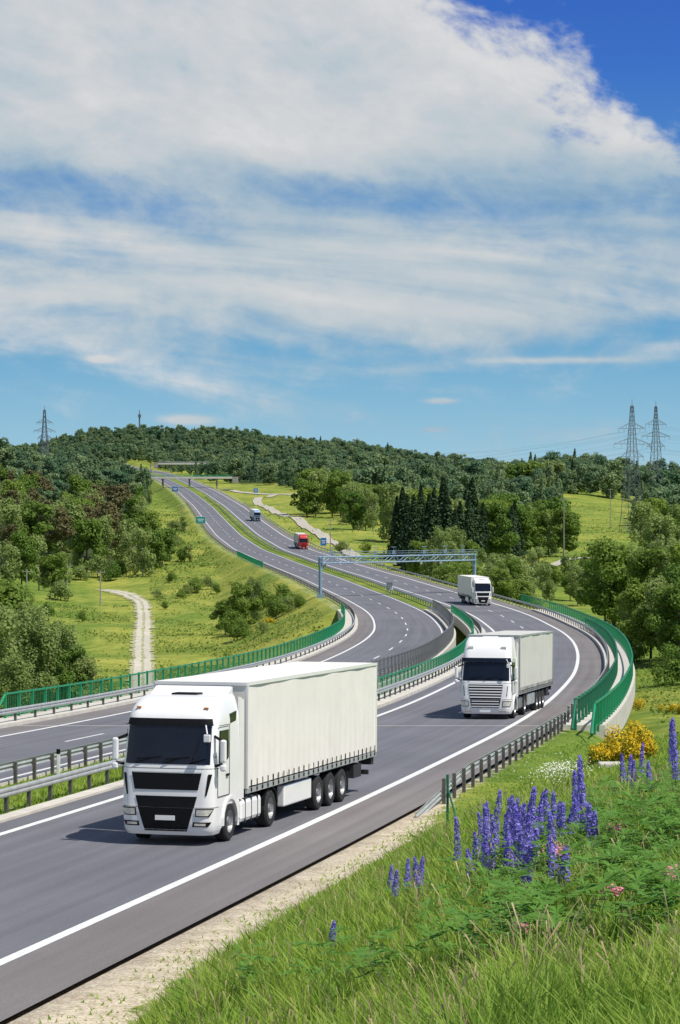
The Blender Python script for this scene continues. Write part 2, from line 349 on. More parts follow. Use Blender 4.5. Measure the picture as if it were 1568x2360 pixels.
for y in (V0+.5,V1):
    for a,b in ((-8.3,2.05),(-22.3,-12.5)):
        o=ribbon("expansion_joint",[a,b],y,y+.25,.005,M['conc'],ys=np.array([y,y+.25])); tag(o,kind="structure",label="narrow joint strip across the bridge deck")
for a,b,lo,hi in ((-8.82,-8.3,-60,V0),(-12.5,-12.25,-60,V0)):
    o=sweep("kerb",[(a,-.15),(b,-.15),(b,.07),(a,.07)],lo,hi,M['conc']); tag(o,"pale concrete kerb strip beside the median",kind="structure")
def deck(a,b,ra,rb):
    pr=[(a,-1.0),(a+.5,-1.35),(b-.5,-1.35),(b,-1.0),(b,.16),(rb,.16),(rb,-.03),(ra,-.03),(ra,.16),(a,.16)]
    o=sweep("bridge_deck",pr,V0-2,V1+2,M['conc']); tag(o,"curved concrete viaduct deck with raised edge beams",kind="structure")
deck(-10.0,4.35,-8.32,2.07); deck(-24.2,-11.5,-22.32,-12.48)
for yy in (165,212,258,304):
    for oc in (-3,-18):
        x,y,z=cp(oc,yy); g=float(gh(x,y)[0]); mb=MB()
        mb.box((0,0,(z-1.35-g)/2),(3.2,1.4,z-1.3-g+.4)); mb.box((0,0,z-1.35-g-.35),(7,1.7,.7))
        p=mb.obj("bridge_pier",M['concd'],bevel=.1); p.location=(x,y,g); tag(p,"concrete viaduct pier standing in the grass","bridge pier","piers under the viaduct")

# ------------------------------------------------------------------ guardrails and fences
def ystations(a,b,ds):
    ys=[];y=a
    while y<b: ys.append(y); y+=ds/float(sec(y))
    return ys
postmesh={}
def posts(parent,name,oc,ys,size,h,mat_,z0=0,zfun=None):
    key=(name,size,h,mat_.name)
    if key not in postmesh:
        mb=MB(); mb.box((0,0,h/2-.1),(size[0],size[1],h+.2)); o=mb.obj(name,mat_); me=o.data; bpy.data.objects.remove(o); postmesh[key]=me
    for y in ys:
        o=bpy.data.objects.new(name,postmesh[key]); x,yy,z=cp(oc,y); o.location=(x,yy,z+z0+(zfun(y) if zfun else 0)); o.rotation_euler=(0,0,-math.atan(slope(y))); link(o,parent)
def guardrail(oc,a,b,side,ds=2.0,label="galvanised steel guardrail on short posts",zoff=0,term=False,double=False):
    g=empty("guardrail",(0,0,0)); tag(g,label,"guardrail","guardrails along the motorway")
    s=side
    def w(z0,s):
        f=[(.08,0),(.12,.05),(.12,.09),(.08,.135),(.12,.18),(.12,.22),(.08,.27)]
        return [(oc+s*p,z0+q) for p,q in f]+[(oc+s*(p-.025),z0+q) for p,q in reversed(f)]
    zf=(lambda ys: zoff-np.clip(1-(ys-a)/9,0,1)**1*.62) if term else (lambda ys: np.zeros_like(ys)+zoff)
    ys=np.array(ystations(a,b,2.0 if b<420 else 6.0)+[b])
    sweep("rail",w(.46,s),a,b,M['steel'],g,ys=ys,zoff=zf)
    if double: sweep("rail",w(.46,-s),a,b,M['steel'],g,ys=ys,zoff=zf)
    pys=ystations(a+.3,b,ds)
    if term: pys=[y for y in pys if y>a+3]
    posts(g,"post",oc,pys[:100],(.10,.12),.70,M['rust'],z0=zoff)
    return g
guardrail(2.55,73,V0+2,-1,2.0,term=True,label="steel guardrail ramping down into the gravel verge")
guardrail(2.45,V0+2,V1,-1,2.6,zoff=.12,label="steel guardrail on the viaduct edge")
guardrail(2.7,V1+.5,640,-1,4.0); guardrail(2.7,640,1150,-1,8.0)
guardrail(-8.95,V0,V1,1,2.6,zoff=.12,label="steel guardrail on the viaduct inner edge")
guardrail(-9.1,-10,V0,1,2.0,label="steel guardrail in the grassy median")
guardrail(-12.0,-10,V0,-1,2.0,label="steel guardrail in the grassy median")
guardrail(-12.1,V0,V1,-1,2.6,zoff=.12,label="steel guardrail on the viaduct inner edge")
guardrail(-10.4,V1,700,1,4.0,double=True,label="double-sided steel guardrail in the median")
guardrail(-10.4,700,1250,1,8.0,double=True,label="double-sided steel guardrail in the median")
guardrail(-22.75,20,V1,1,3.4,zoff=.06,label="steel guardrail beside the green railing"); guardrail(-22.75,V1,640,1,4.0); guardrail(-22.75,640,1150,1,8.0)

def fence(oc,a,b,mat_,h=1.1,z0=.16,bar=.13,ds=2.4,label="",name="railing",barw=.03,pw=.10,ramp=0):
    g=empty(name,(0,0,0)); tag(g,label,"railing","railings on the viaduct")
    ys=np.array(ystations(a,b,1.5)+[b])
    sweep("handrail",[(oc-.05,h+z0-.05),(oc+.05,h+z0-.05),(oc+.05,h+z0+.03),(oc-.05,h+z0+.03)],a,b,mat_,g,ys=ys)
    sweep("bottom_rail",[(oc-.03,z0+.10),(oc+.03,z0+.10),(oc+.03,z0+.15),(oc-.03,z0+.15)],a,b,mat_,g,ys=ys)
    if ramp:
        p=cp(oc,a); q=cp(oc,a-2.2); mb=MB(); mb.strut((p[0],p[1],p[2]+h+z0-.02),(q[0],q[1],q[2]+.1),.09); mb.obj("end_brace",mat_,g)
    bs=np.array(ystations(a,b,bar)); n=len(bs); w=barw/2
    X=xr(bs)+oc*sec(bs); Z=zr(bs)
    V=np.zeros((n,8,3)); k=0
    for dz in (z0+.13,z0+h-.03):
        for dx,dy in ((-w,-w),(w,-w),(w,w),(-w,w)):
            V[:,k,0]=X+dx; V[:,k,1]=bs+dy; V[:,k,2]=Z+dz; k+=1
    f=np.array([[0,1,5,4],[1,2,6,5],[2,3,7,6],[3,0,4,7]]); F=(np.arange(n)[:,None,None]*8+f[None]).reshape(-1,4)
    bo=quads_obj("infill_bars",V.reshape(-1,3),F,mat_,g); bo["kind"]="stuff"
    ps=ystations(a,b,ds)[:100]
    posts(g,"post",oc,ps,(pw,pw),h+.06,mat_,z0=z0)
    return g
fence(4.15,112,V1+32,M['green'],h=1.15,bar=.30,barw=.018,pw=.10,label="green painted steel railing on the viaduct edge",ramp=1)
fence(3.05,116,V1-60,M['greend'],h=1.15,bar=2.6,ds=2.6,barw=.06,pw=.13,label="dark green inner railing with wide-spaced posts",ramp=1)
fence(-9.7,V0-2,V1-10,M['green'],h=1.0,bar=.34,barw=.018,pw=.09,label="green railing on the inner viaduct edge")
fence(-11.75,V0+8,V1-5,M['mesh'],h=1.5,bar=.34,label="grey steel mesh railing on the inner viaduct edge",barw=.018,pw=.08)
fence(-23.9,V0+4.5,V1-6,M['green'],h=1.15,bar=.30,barw=.020,pw=.12,label="green painted railing along the viaduct edge",ramp=1)
fence(-23.6,575,655,M['green'],h=1.2,bar=.3,label="short green railing above an underpass",ds=3)

x,y,z=cp(-24.4,600); mb=MB()
mb.box((0,0,-2.2),(1.0,46,4.4)); mb.box((-1.5,-22,-2.6),(3,.6,3.6)); mb.box((-1.5,22,-2.6),(3,.6,3.6))
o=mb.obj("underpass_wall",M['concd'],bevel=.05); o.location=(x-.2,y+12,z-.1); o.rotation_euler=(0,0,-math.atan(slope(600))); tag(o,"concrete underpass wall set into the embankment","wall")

# ------------------------------------------------------------------ gantry
def gantry():
    a=cp(-23.9,405); b=cp(3.3,432); g=empty("toll_gantry",a); tag(g,"blue-grey steel gantry spanning both carriageways","gantry")
    A=Vector((0,0,0)); Bv=Vector((b[0]-a[0],b[1]-a[1],b[2]-a[2])); d=Bv.copy(); d.z=0; L=d.length; d.normalize(); n=Vector((-d.y,d.x,0))
    H=5.35;T=.95
    for base_,s in ((A,1),(Bv,-1)):
        mb=MB(); mb.strut(base_-Vector((0,0,.3)),base_+Vector((0,0,H+T)),.42,.38); mb.box(base_+Vector((0,0,.2)),(1.1,1.1,.8)); mb.strut(base_+Vector((0,0,H-1.2)),base_+d*s*1.4+Vector((0,0,H)),.15); mb.obj("leg",M['gantry'],g)
    mb=MB()
    for k in (-.45,.45):
        for zz in (H,H+T):
            mb.strut(A+n*k+Vector((0,0,zz)),Bv+n*k+Vector((0,0,zz-Bv.z)),.15)
        m=20
        for q in range(m):
            p0=A+d*(L*q/m)+n*k; p1=A+d*(L*(q+1)/m)+n*k
            za,zb=(H,H+T) if q%2==0 else (H+T,H)
            mb.strut(p0+Vector((0,0,za)),p1+Vector((0,0,zb)),.06); mb.strut(p0+Vector((0,0,H)),p0+Vector((0,0,H+T)),.06)
    mb.box((A+Bv)/2+Vector((0,0,H+.1-Bv.z/2)),(L,.8,.04),Matrix.Rotation(math.atan2(d.y,d.x),3,'Z'))
    mb.obj("truss_beam",M['gantry'],g)
    mb=MB()
    for q in range(25):
        p0=A+d*(L*q/24)+n*-.5; mb.strut(p0+Vector((0,0,H+T)),p0+Vector((0,0,H+T+.8)),.035)
    for zz in (.45,.8): mb.strut(A+n*-.5+Vector((0,0,H+T+zz)),Bv+n*-.5+Vector((0,0,H+T+zz-Bv.z)),.04)
    mb.obj("walkway_railing",M['gantry'],g)
    for q in (.07,.34,.46,.66,.8,.92):
        p0=A+d*(L*q); mb=MB(); mb.box(p0+Vector((0,0,H+T+.55)),(.5,.45,.6)); mb.strut(p0+Vector((0,0,H+T-.1)),p0+Vector((0,0,H+T+1.4)),.06); mb.box(p0+Vector((0,0,H+T+1.4)),(.8,.15,.1)); mb.obj("sensor_unit",M['gantry'],g,bevel=.03)
    for q in (.36,.45,.62,.75):
        p0=A+d*(L*q)-n*.65; mb=MB(); mb.box(p0+Vector((0,0,H-.3)),(.4,.35,.4)); mb.strut(p0+Vector((0,0,H-.2)),p0+Vector((0,0,H+.2)),.07); mb.obj("camera_unit",M['steel'],g,bevel=.03)
gantry()

# ------------------------------------------------------------------ overpasses
def overpass(Yc,x0,x1,ztop,green,label,th=1.1):
    g=empty("overpass",(0,0,0)); tag(g,label,"bridge")
    mb=MB(); mb.box(((x0+x1)/2,Yc,ztop-th/2),(x1-x0,9,th)); mb.obj("deck",M['conc'],g)
    mb=MB()
    for yy in (Yc-4.4,Yc+4.4):
        mb.box(((x0+x1)/2,yy,ztop+1.05),(x1-x0,.12,.12)); mb.box(((x0+x1)/2,yy,ztop+.15),(x1-x0,.1,.1))
        xx=x0
        while xx<x1: mb.box((xx,yy,ztop+.55),(.1,.08,1.0)); xx+=.6
    mb.obj("railing",M['green'] if green else M['steel'],g)
    xm=(cp(-10.4,Yc)[0],cp(-25.5,Yc)[0],cp(5,Yc)[0])
    for xx in xm:
        zz=float(zr(Yc)); mb=MB(); 
        for yy in (-3,0,3): mb.strut((xx,Yc+yy,zz-2),(xx,Yc+yy,ztop-th),.7,.7,8)
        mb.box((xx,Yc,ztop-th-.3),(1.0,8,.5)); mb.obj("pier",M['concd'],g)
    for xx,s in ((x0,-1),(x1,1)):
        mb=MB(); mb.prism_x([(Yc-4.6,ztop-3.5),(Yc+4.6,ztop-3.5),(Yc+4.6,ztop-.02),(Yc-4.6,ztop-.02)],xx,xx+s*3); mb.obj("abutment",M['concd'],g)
overpass(1480,-107,-61,20.0,True,"slender overpass bridge with green railings above the motorway")
overpass(1950,-136,-97,36.6,False,"grey concrete overpass bridge on round piers")

# ------------------------------------------------------------------ paths
def drape(name,pts,w,mat_,label,lift=.18,rag=0):
    P=np.array(pts,float); d=np.concatenate([[0],np.cumsum(np.hypot(*np.diff(P,axis=0).T))]); s=np.linspace(0,d[-1],int(d[-1]/1.5)+2)
    x=np.interp(s,d,P[:,0]); y=np.interp(s,d,P[:,1])
    k=np.ones(13)/13
    if len(x)>20:
        for _ in range(2): x=np.convolve(np.pad(x,6,mode='edge'),k,'valid'); y=np.convolve(np.pad(y,6,mode='edge'),k,'valid')
    tx=np.gradient(x); ty=np.gradient(y); l=np.hypot(tx,ty); l=np.maximum(l,1e-6); nx,ny=ty/l,-tx/l
    g=np.random.default_rng(5); V=[]
    for q in (-.5,-.25,0,.25,.5):
        ww=w*q+(g.normal(0,rag,len(x)) if abs(q)==.5 else 0)
        X=x+nx*ww; Y=y+ny*ww; V.append(np.stack([X,Y,gh(X,Y)+lift],-1))
    V=np.stack(V,1).reshape(-1,3); i=np.arange((len(x)-1)*5).reshape(-1,5)[:,:-1].ravel()
    o=quads_obj(name,V,np.stack([i,i+1,i+6,i+5],-1),mat_); tag(o,label,kind="structure")
def tp(px,Y): return ((px-784)/6000*Y,Y)
def hit(px,py,ymin=7.,ymax=1500.):
    """first ground point along a bearing"""
    Ys=np.exp(np.linspace(math.log(ymin),math.log(ymax),4000)); X=(px-784)/6000*Ys; Z=gh(X,Ys); s=1180-6000*Z/Ys
    k=np.argmax(s<=py) if np.any(s<=py) else len(Ys)-1
    return float(X[k]),float(Ys[k]),float(Z[k])
tpts=[tp(330,290),tp(329,330),tp(329,390),tp(331,440),tp(332,500),tp(329,540),tp(318,566),tp(296,584),tp(262,596),tp(215,606)]
drape("path",tpts,3.4,M['dirt2'],"worn grassy strip along the field track",.10,.35)
for dx in (-.68,.68):
    drape("path",[(p[0]+dx,p[1]) for p in tpts],1.0,M['dirt'],"pale gravel wheel track through the meadow",.13,.12)
drape("side_road",[tp(828,700),tp(790,760),tp(735,860),tp(690,960),tp(640,1080),tp(598,1200),tp(592,1290),tp(640,1380),tp(720,1420)],4.2,M['gravel'],"narrow pale side road curving beside the motorway",.3)
drape("side_road",[cp(8,1500)[:2],cp(22,1440)[:2],cp(40,1400)[:2],tp(700,1330),tp(800,1290)],4,M['gravel'],"narrow pale side road leaving the junction",.3)
drape("path",[tp(1180,640),tp(1240,655),tp(1330,690),tp(1400,720)],3,M['gravel'],"pale field track between bushes",.3)

# ------------------------------------------------------------------ trucks
class Shell:
    def __init__(s,rings,yb,bow=.05): s.R=np.array(rings,float); s.yb=yb; s.bow=bow
    def par(s,z): return [float(np.interp(z,s.R[:,0],s.R[:,k])) for k in (1,2,3)]
    def pt(s,z,t,offs=0):
        yf,hw,r=s.par(z); f=hw-r; a=abs(t); sg=1 if t>=0 else -1
        if a<=f: x,y,nx,ny=a,yf+s.bow*(a/hw)**2,0,-1
        elif a<=f+r*math.pi/2:
            an=(a-f)/r; x=f+r*math.sin(an); y=yf+s.bow*(f/hw)**2+r-r*math.cos(an); nx,ny=math.sin(an),-math.cos(an)
        else: x=hw; y=yf+s.bow*(f/hw)**2+r+(a-f-r*math.pi/2); nx,ny=1,0
        return (sg*(x+nx*offs),y+ny*offs,z)
    def shell(s,mb,zs):
        n=None; V=[];
        for z in zs:
            yf,hw,r=s.par(z); f=hw-r; A=f+r*math.pi/2; E=A+(s.yb-yf-r-s.bow*(f/hw)**2)
            ts=list(np.linspace(0,f,6))+list(np.linspace(f,A,7))[1:]+list(np.linspace(A,E,5))[1:]
            ts=[-q for q in reversed(ts[1:])]+ts; n=len(ts); V+= [s.pt(z,t) for t in ts]
        F=[]
        for k in range(len(zs)-1):
            for j in range(n): F.append((k*n+j,k*n+(j+1)%n,(k+1)*n+(j+1)%n,(k+1)*n+j))
        F.append(tuple(range(n-1,-1,-1))); F.append(tuple((len(zs)-1)*n+j for j in range(n)))
        mb.add(V,F)
    def patch(s,mb,z0,z1,tb,tt,offs=.012,nz=6,nt=16):
        V=[]
        for k in range(nz+1):
            q=k/nz; z=z0+(z1-z0)*q; l=tb[0]+(tt[0]-tb[0])*q; r=tb[1]+(tt[1]-tb[1])*q
            V+=[s.pt(z,l+(r-l)*j/nt,offs) for j in range(nt+1)]
        m=nt+1
        F=[(k*m+j,k*m+j+1,(k+1)*m+j+1,(k+1)*m+j) for k in range(nz) for j in range(nt)]
        mb.add(V,F)
def wheel(parent,x,y,side,r=.5,w=.32):
    W=MB(); h=w/2
    W.lathe_x([(-h,r*.58),(-h,r*.9),(-h*.75,r),(h*.75,r),(h,r*.9),(h,r*.58)],(0,0,0))
    e_=bpy.data.objects.new("wheel",None); e_.location=(x,y,r); link(e_,parent)
    W.obj("tyre",M['tyre'],e_,smooth=False)
    R=MB(); s=side
    R.lathe_x([(s*h*.95,r*.60),(s*h*.95,r*.54),(s*h*.35,r*.47),(s*h*.25,r*.28),(s*h*.85,r*.24),(s*h*.95,r*.14),(s*h*.95,0.001)],(0,0,0),24)
    R.lathe_x([(-s*h*.6,r*.58),(-s*h*.6,.001)],(0,0,0),24)
    for k in range(10):
        a=2*math.pi*k/10; R.box((s*h*.9,r*.19*math.cos(a),r*.19*math.sin(a)),(.03,.03,.03))
    R.obj("rim",M['rim'],e_,smooth=False)
def smooth_shell(o):
    o.data.polygons.foreach_set("use_smooth",[len(p.vertices)<5 for p in o.data.polygons]); md=o.modifiers.new("es",'EDGE_SPLIT'); md.split_angle=math.radians(38)
def make_truck(style,Yf,oc,cabm,tarpm,label,extra=0.):
    x,y,z=cp(oc,Yf); th=math.atan(float(slope(Yf+6)))+math.radians(extra)
    pitch=math.atan((float(zr(Yf+12))-float(zr(Yf+1)))/11)
    T=empty("semi_trailer_truck",(x,y,z+.01)); T.rotation_euler=(pitch,0,-th); tag(T,label,"truck")
    cab=bpy.data.objects.new("cab",None); link(cab,T)
    if style=='A':
        rings=[(.95,.00,1.23,.30),(1.9,.03,1.24,.30),(2.05,.06,1.24,.32),(3.1,.28,1.21,.34),(3.25,.34,1.19,.34),(3.42,.48,1.16,.34),(3.57,.70,1.12,.34),(3.67,1.0,1.08,.34),(3.72,1.35,1.04,.34)]
        zs=[.95,1.2,1.5,1.9,2.05,2.4,2.8,3.1,3.25,3.34,3.42,3.5,3.57,3.63,3.67,3.70,3.72]
    else:
        rings=[(.95,.00,1.22,.30),(1.7,.03,1.23,.30),(1.85,.07,1.23,.32),(2.8,.30,1.19,.32),(2.95,.36,1.18,.32),(3.3,.50,1.15,.30),(3.65,.72,1.11,.3),(3.9,1.15,1.04,.3)]
        zs=[.95,1.2,1.5,1.7,1.85,2.2,2.5,2.8,2.95,3.1,3.3,3.45,3.65,3.75,3.84,3.9]
    S=Shell(rings,2.25)
    mb=MB(); S.shell(mb,zs); smooth_shell(mb.obj("cab_body",cabm,cab))
    Bs=Shell([(.26,.08,1.15,.32),(.40,.0,1.21,.34),(.95,-.03,1.24,.34)],.82)
    mb=MB(); Bs.shell(mb,[.26,.32,.40,.6,.8,.945]); smooth_shell(mb.obj("bumper",cabm,cab))
    if style=='A':
        mb=MB(); S.patch(mb,2.04,3.0,(-1.13,1.13),(-1.11,1.11)); mb.obj("windscreen",M['glass'],cab,smooth=True)
        mb=MB(); S.patch(mb,3.005,3.18,(-1.14,1.14),(-1.10,1.10),.04,2,16); mb.obj("sun_visor",M['black'],cab,smooth=True)
        mb=MB(); S.patch(mb,1.40,1.82,(-.84,.84),(-.93,.93),.014); mb.obj("upper_grille",M['black'],cab)
        mb=MB(); S.patch(mb,1.822,1.845,(-.93,.93),(-.94,.94),.02,1,16); mb.obj("grille_trim",M['chrome'],cab)
        mb=MB(); S.patch(mb,.956,1.24,(-.74,.74),(-.82,.82),.013,3,12); Bs.patch(mb,.36,.95,(-.56,.56),(-.74,.74),.013,5,12); mb.obj("lower_grille",M['black'],cab)
        mb=MB(); mb.box((0,-.06,.70),(.52,.02,.12)); mb.obj("licence_plate",M['white'],cab)
        for sg in (-1,1):
            mb=MB(); S.patch(mb,1.26,1.80,tuple(sorted((sg*1.02,sg*1.06))),tuple(sorted((sg*1.09,sg*1.20))),.013,3,4); mb.obj("air_inlet",M['black'],cab)
            mb=MB(); Bs.patch(mb,.74,.94,tuple(sorted((sg*.78,sg*1.14))),tuple(sorted((sg*.79,sg*1.28))),.02,3,6); mb.obj("headlight_housing",M['black'],cab)
            mb=MB(); Bs.patch(mb,.765,.915,tuple(sorted((sg*.81,sg*1.10))),tuple(sorted((sg*.82,sg*1.24))),.03,2,6); mb.obj("headlight",M['lamp'],cab)
            mb=MB(); Bs.patch(mb,.48,.60,tuple(sorted((sg*.70,sg*1.10))),tuple(sorted((sg*.72,sg*1.20))),.014,2,6); mb.obj("fog_light_recess",M['black'],cab)
            mb=MB(); Bs.patch(mb,.51,.57,tuple(sorted((sg*.76,sg*1.04))),tuple(sorted((sg*.76,sg*1.04))),.022,1,6); mb.obj("fog_light",M['lamp'],cab)
    else:
        mb=MB(); S.patch(mb,1.84,2.72,(-1.14,1.14),(-1.10,1.10)); mb.obj("windscreen",M['glass'],cab,smooth=True)
        mb=MB(); S.patch(mb,2.73,2.93,(-1.16,1.16),(-1.12,1.12),.10,2,16); mb.obj("sun_visor",M['glass'],cab,smooth=True)
        mb=MB(); S.patch(mb,.96,1.66,(-.74,.74),(-.84,.84),.013); Bs.patch(mb,.55,.94,(-.66,.66),(-.74,.74),.013); mb.obj("grille",M['black'],cab)
        mb=MB()
        for k in range(5): S.patch(mb,1.03+k*.13,1.085+k*.13,(-.74-.02*k,.74+.02*k),(-.745-.02*k,.745+.02*k),.035,1,14)
        for k in range(3): Bs.patch(mb,.59+k*.125,.64+k*.125,(-.66,.66),(-.67,.67),.035,1,14)
        mb.obj("grille_slats",cabm,cab)
        mb=MB(); mb.box((0,-.07,.40),(.52,.02,.12)); mb.obj("licence_plate",M['white'],cab)
        for sg in (-1,1):
            mb=MB(); Bs.patch(mb,.60,.88,tuple(sorted((sg*.80,sg*1.22))),tuple(sorted((sg*.82,sg*1.33))),.010,3,6); mb.obj("headlight_housing",M['black'],cab)
            mb=MB(); Bs.patch(mb,.63,.85,tuple(sorted((sg*.83,sg*1.18))),tuple(sorted((sg*.85,sg*1.28))),.018,3,6); mb.obj("headlight",M['lamp'],cab)
            mb=MB(); Bs.patch(mb,.34,.48,tuple(sorted((sg*.66,sg*1.0))),tuple(sorted((sg*.66,sg*1.0))),.014,2,6); mb.obj("fog_light",M['lamp'],cab)
            mb=MB(); S.patch(mb,1.1,1.6,tuple(sorted((sg*1.0,sg*1.03))),tuple(sorted((sg*1.05,sg*1.08))),.013,2,2); mb.obj("panel_seam",M['chassis'],cab)
        mb=MB(); mb.prism_x([(.75,3.3),(.60,3.42),(1.05,3.85),(1.2,3.75)],-.75,.75); mb.obj("roof_marker_board",cabm,cab,bevel=.02)
    zw=2.04 if style=='A' else 1.84
    for x0 in (-.85,-.1,.6):
        mb=MB(); a=S.pt(zw+.02,x0,.04); b2=S.pt(zw+.16,x0+.42,.035); mb.strut(a,b2,.018); mb.strut(S.pt(zw+.13,x0+.05,.03),S.pt(zw+.19,x0+.70,.03),.016); mb.obj("wiper",M['black'],cab)
    mb=MB()
    Z=[1.93,.952] if style=='A' else [1.72,.955]
    for zz in Z: S.patch(mb,zz,zz+.012,(-1.6,1.6),(-1.6,1.6),.005,1,30)
    mb.obj("panel_seam",M['chassis'],cab)
    for sg in (-1,1):
        zb=2.05 if style=='A' else 1.9; xo=sg*1.245
        d=bpy.data.objects.new("door",None); link(d,cab)
        mb=MB(); mb.prism_x([(.46,zb),(.60,zb+.82),(1.28,zb+.82),(1.28,zb+.1),(.95,zb+.0)],sg*1.19,xo+sg*.008); mb.obj("side_window",M['glass'],d)
        mb=MB()
        for (ya,yb_,za,zb_) in ((1.36,1.375,1.2,zb+.95),(.40,.415,1.2,zb-.1),(.42,1.37,1.2,1.215),(.5,1.37,zb+.94,zb+.955)):
            mb.box((xo+sg*.0,(ya+yb_)/2,(za+zb_)/2),(.012,yb_-ya,zb_-za))
        mb.obj("door_seam",M['chassis'],d)
        mb=MB(); mb.box((xo+sg*.02,1.18,1.72),(.04,.22,.06)); mb.obj("handle",M['black'],d,bevel=.01)
        if style=='A':
            mb=MB(); mb.prism_x([(1.5,zb+.95),(1.5,zb+1.2),(2.05,zb+1.25),(2.0,zb+1.0)],sg*1.12,sg*1.215); mb.obj("sleeper_window",M['glass'],cab)
        m_=bpy.data.objects.new("mirror",None); link(m_,cab)
        mb=MB(); mb.box((sg*1.44,.24,zb+.33),(.16,.13,.58)); mb.box((sg*1.44,.24,zb-.09),(.16,.15,.18)); mb.obj("mirror_housing",cabm,m_,bevel=.05)
        mb=MB(); mb.box((sg*1.44,.315,zb+.33),(.12,.02,.50)); mb.obj("mirror_glass",M['chrome'],m_)
        mb=MB(); mb.strut((sg*1.14,.40,zb+.70),(sg*1.42,.24,zb+.58),.05); mb.strut((sg*1.16,.30,zb-.06),(sg*1.42,.22,zb-.0),.05); mb.obj("mirror_arm",M['black'],m_)
        if sg==1:
            mb=MB(); mb.strut((sg*.98,.22,zb+.98),(sg*1.12,-.10,zb+.78),.035); mb.box((sg*1.12,-.10,zb+.67),(.17,.09,.19)); mb.obj("kerb_mirror",cabm,cab,bevel=.03)
        mb=MB(); r0,r1=.58,.66
        n=12
        A=[(1.45+r1*math.cos(a),.5+r1*math.sin(a)) for a in np.linspace(math.radians(-5),math.radians(185),n)]
        Bq=[(1.45+r0*math.cos(a),.5+r0*math.sin(a)) for a in np.linspace(math.radians(-5),math.radians(185),n)]
        for k in range(n-1): mb.prism_x([A[k],A[k+1],Bq[k+1],Bq[k]],sg*.86,sg*1.27)
        mb.obj("wheel_arch",cabm,cab)
        mb=MB(); mb.prism_x([(2.08,.34),(2.25,.34),(2.25,.97),(1.98,.97)],sg*.9,sg*1.235)
        mb.prism_x([(.80,.40),(.86,.72),(.98,.97),(.80,.97)],sg*.9,sg*1.235); mb.obj("lower_skirt",cabm,cab)
        mb=MB(); mb.box((sg*1.2,2.17,.50),(.1,.12,.04)); mb.box((sg*1.2,.9,.45),(.1,.1,.04)); mb.obj("step",M['black'],cab)
        mb=MB(); mb.prism_x([(2.25,1.0),(2.62,1.0),(2.62,3.55),(2.25,3.65)],sg*1.19,sg*1.24); mb.obj("air_deflector",cabm,cab)
        mb=MB(); mb.box((sg*1.0,3.35,.66),(.46,1.9,.62)); mb.obj("fuel_tank",cabm if style=='A' else M['chrome'],T,bevel=.12)
        mb=MB(); 
        for yy in (2.8,3.35,3.9): mb.box((sg*1.0,yy,.66),(.475,.04,.635))
        mb.obj("tank_strap",M['chassis'],T)
        mb=MB(); Aq=[(5.1+.64*math.cos(a),.52+.6*math.sin(a)) for a in np.linspace(math.radians(10),math.radians(170),9)]; Bq=[(5.1+.60*math.cos(a),.52+.56*math.sin(a)) for a in np.linspace(math.radians(10),math.radians(170),9)]
        for k in range(8): mb.prism_x([Aq[k],Aq[k+1],Bq[k+1],Bq[k]],sg*.62,sg*1.24)
        mb.obj("mudguard",M['black'],T)
        for yy in (9.9,11.21,12.52): wheel(T,sg*1.08,yy,sg)
        wheel(T,sg*1.08,1.45,sg); wheel(T,sg*1.07,5.1,sg,w=.34); 
    zt=3.72 if style=='A' else 3.90
    mb=MB(); mb.box((0,1.65,zt+.02),(.7,.5,.05)); mb.obj("roof_hatch",M['black'] if style=='A' else cabm,cab,bevel=.02)
    if style=='A':
        mb=MB(); 
        for sg in (-1,1): mb.prism_x([(1.2,3.60),(1.75,3.70),(2.2,3.90),(2.25,3.90),(2.25,3.6)],sg*.98,sg*1.04)
        mb.prism_x([(1.85,3.70),(2.22,3.91),(2.25,3.91),(2.25,3.70)],-1,1); mb.obj("roof_spoiler",cabm,cab)
        for xx in (-.9,.9):
            mb=MB(); mb.box((xx*1.0,.50,3.44),(.12,.05,.04)); mb.obj("marker_light",M['orange'],cab)
    else:
        for xx in (-.8,.8):
            mb=MB(); mb.box((xx,.56,3.42),(.25,.05,.10)); mb.obj("roof_lamp",M['lamp'],cab)
    mb=MB()
    for sg in (-.42,.42): mb.box((sg,4.0,.85),(.1,6.3,.26))
    mb.box((0,5.1,1.08),(1.0,.9,.1)); mb.strut((-1,5.1,.5),(1,5.1,.5),.16); mb.strut((-1,1.45,.5),(1,1.45,.5),.14); mb.box((0,1.4,.8),(1.6,1.6,.3)); mb.obj("tractor_chassis",M['chassis'],T)
    tr=bpy.data.objects.new("trailer",None); link(tr,T)
    y0,y1,zb,zt,hw=2.78,16.38,1.22,3.98,1.27
    for sg in (-1,1):
        nu,nv=110,10; V=[]
        for k in range(nv+1):
            for j in range(nu+1):
                u=j/nu; v=k/nv; yy=y0+.06+(y1-y0-.12)*u
                w=.012*math.sin(u*2*math.pi*24)*(1-v)**1.5+.011*math.sin(u*17+v*3)+.007*math.sin(u*41+1.3)*v
                V.append((sg*(hw+w*1.2),yy,zb+.05+(zt-zb-.12)*v))
        m=nu+1; F=[(k*m+j,k*m+j+1,(k+1)*m+j+1,(k+1)*m+j) for k in range(nv) for j in range(nu)]
        MB().add(V,F).obj("side_curtain",tarpm,tr,smooth=True)
    mb=MB(); mb.box((0,(y0+y1)/2,zt-.02),(2*hw-.02,y1-y0-.04,.05)); mb.box((0,y0+.03,(zb+zt)/2),(2*hw-.04,.06,zt-zb)); mb.obj("roof_and_headboard",tarpm,tr)
    mb=MB()
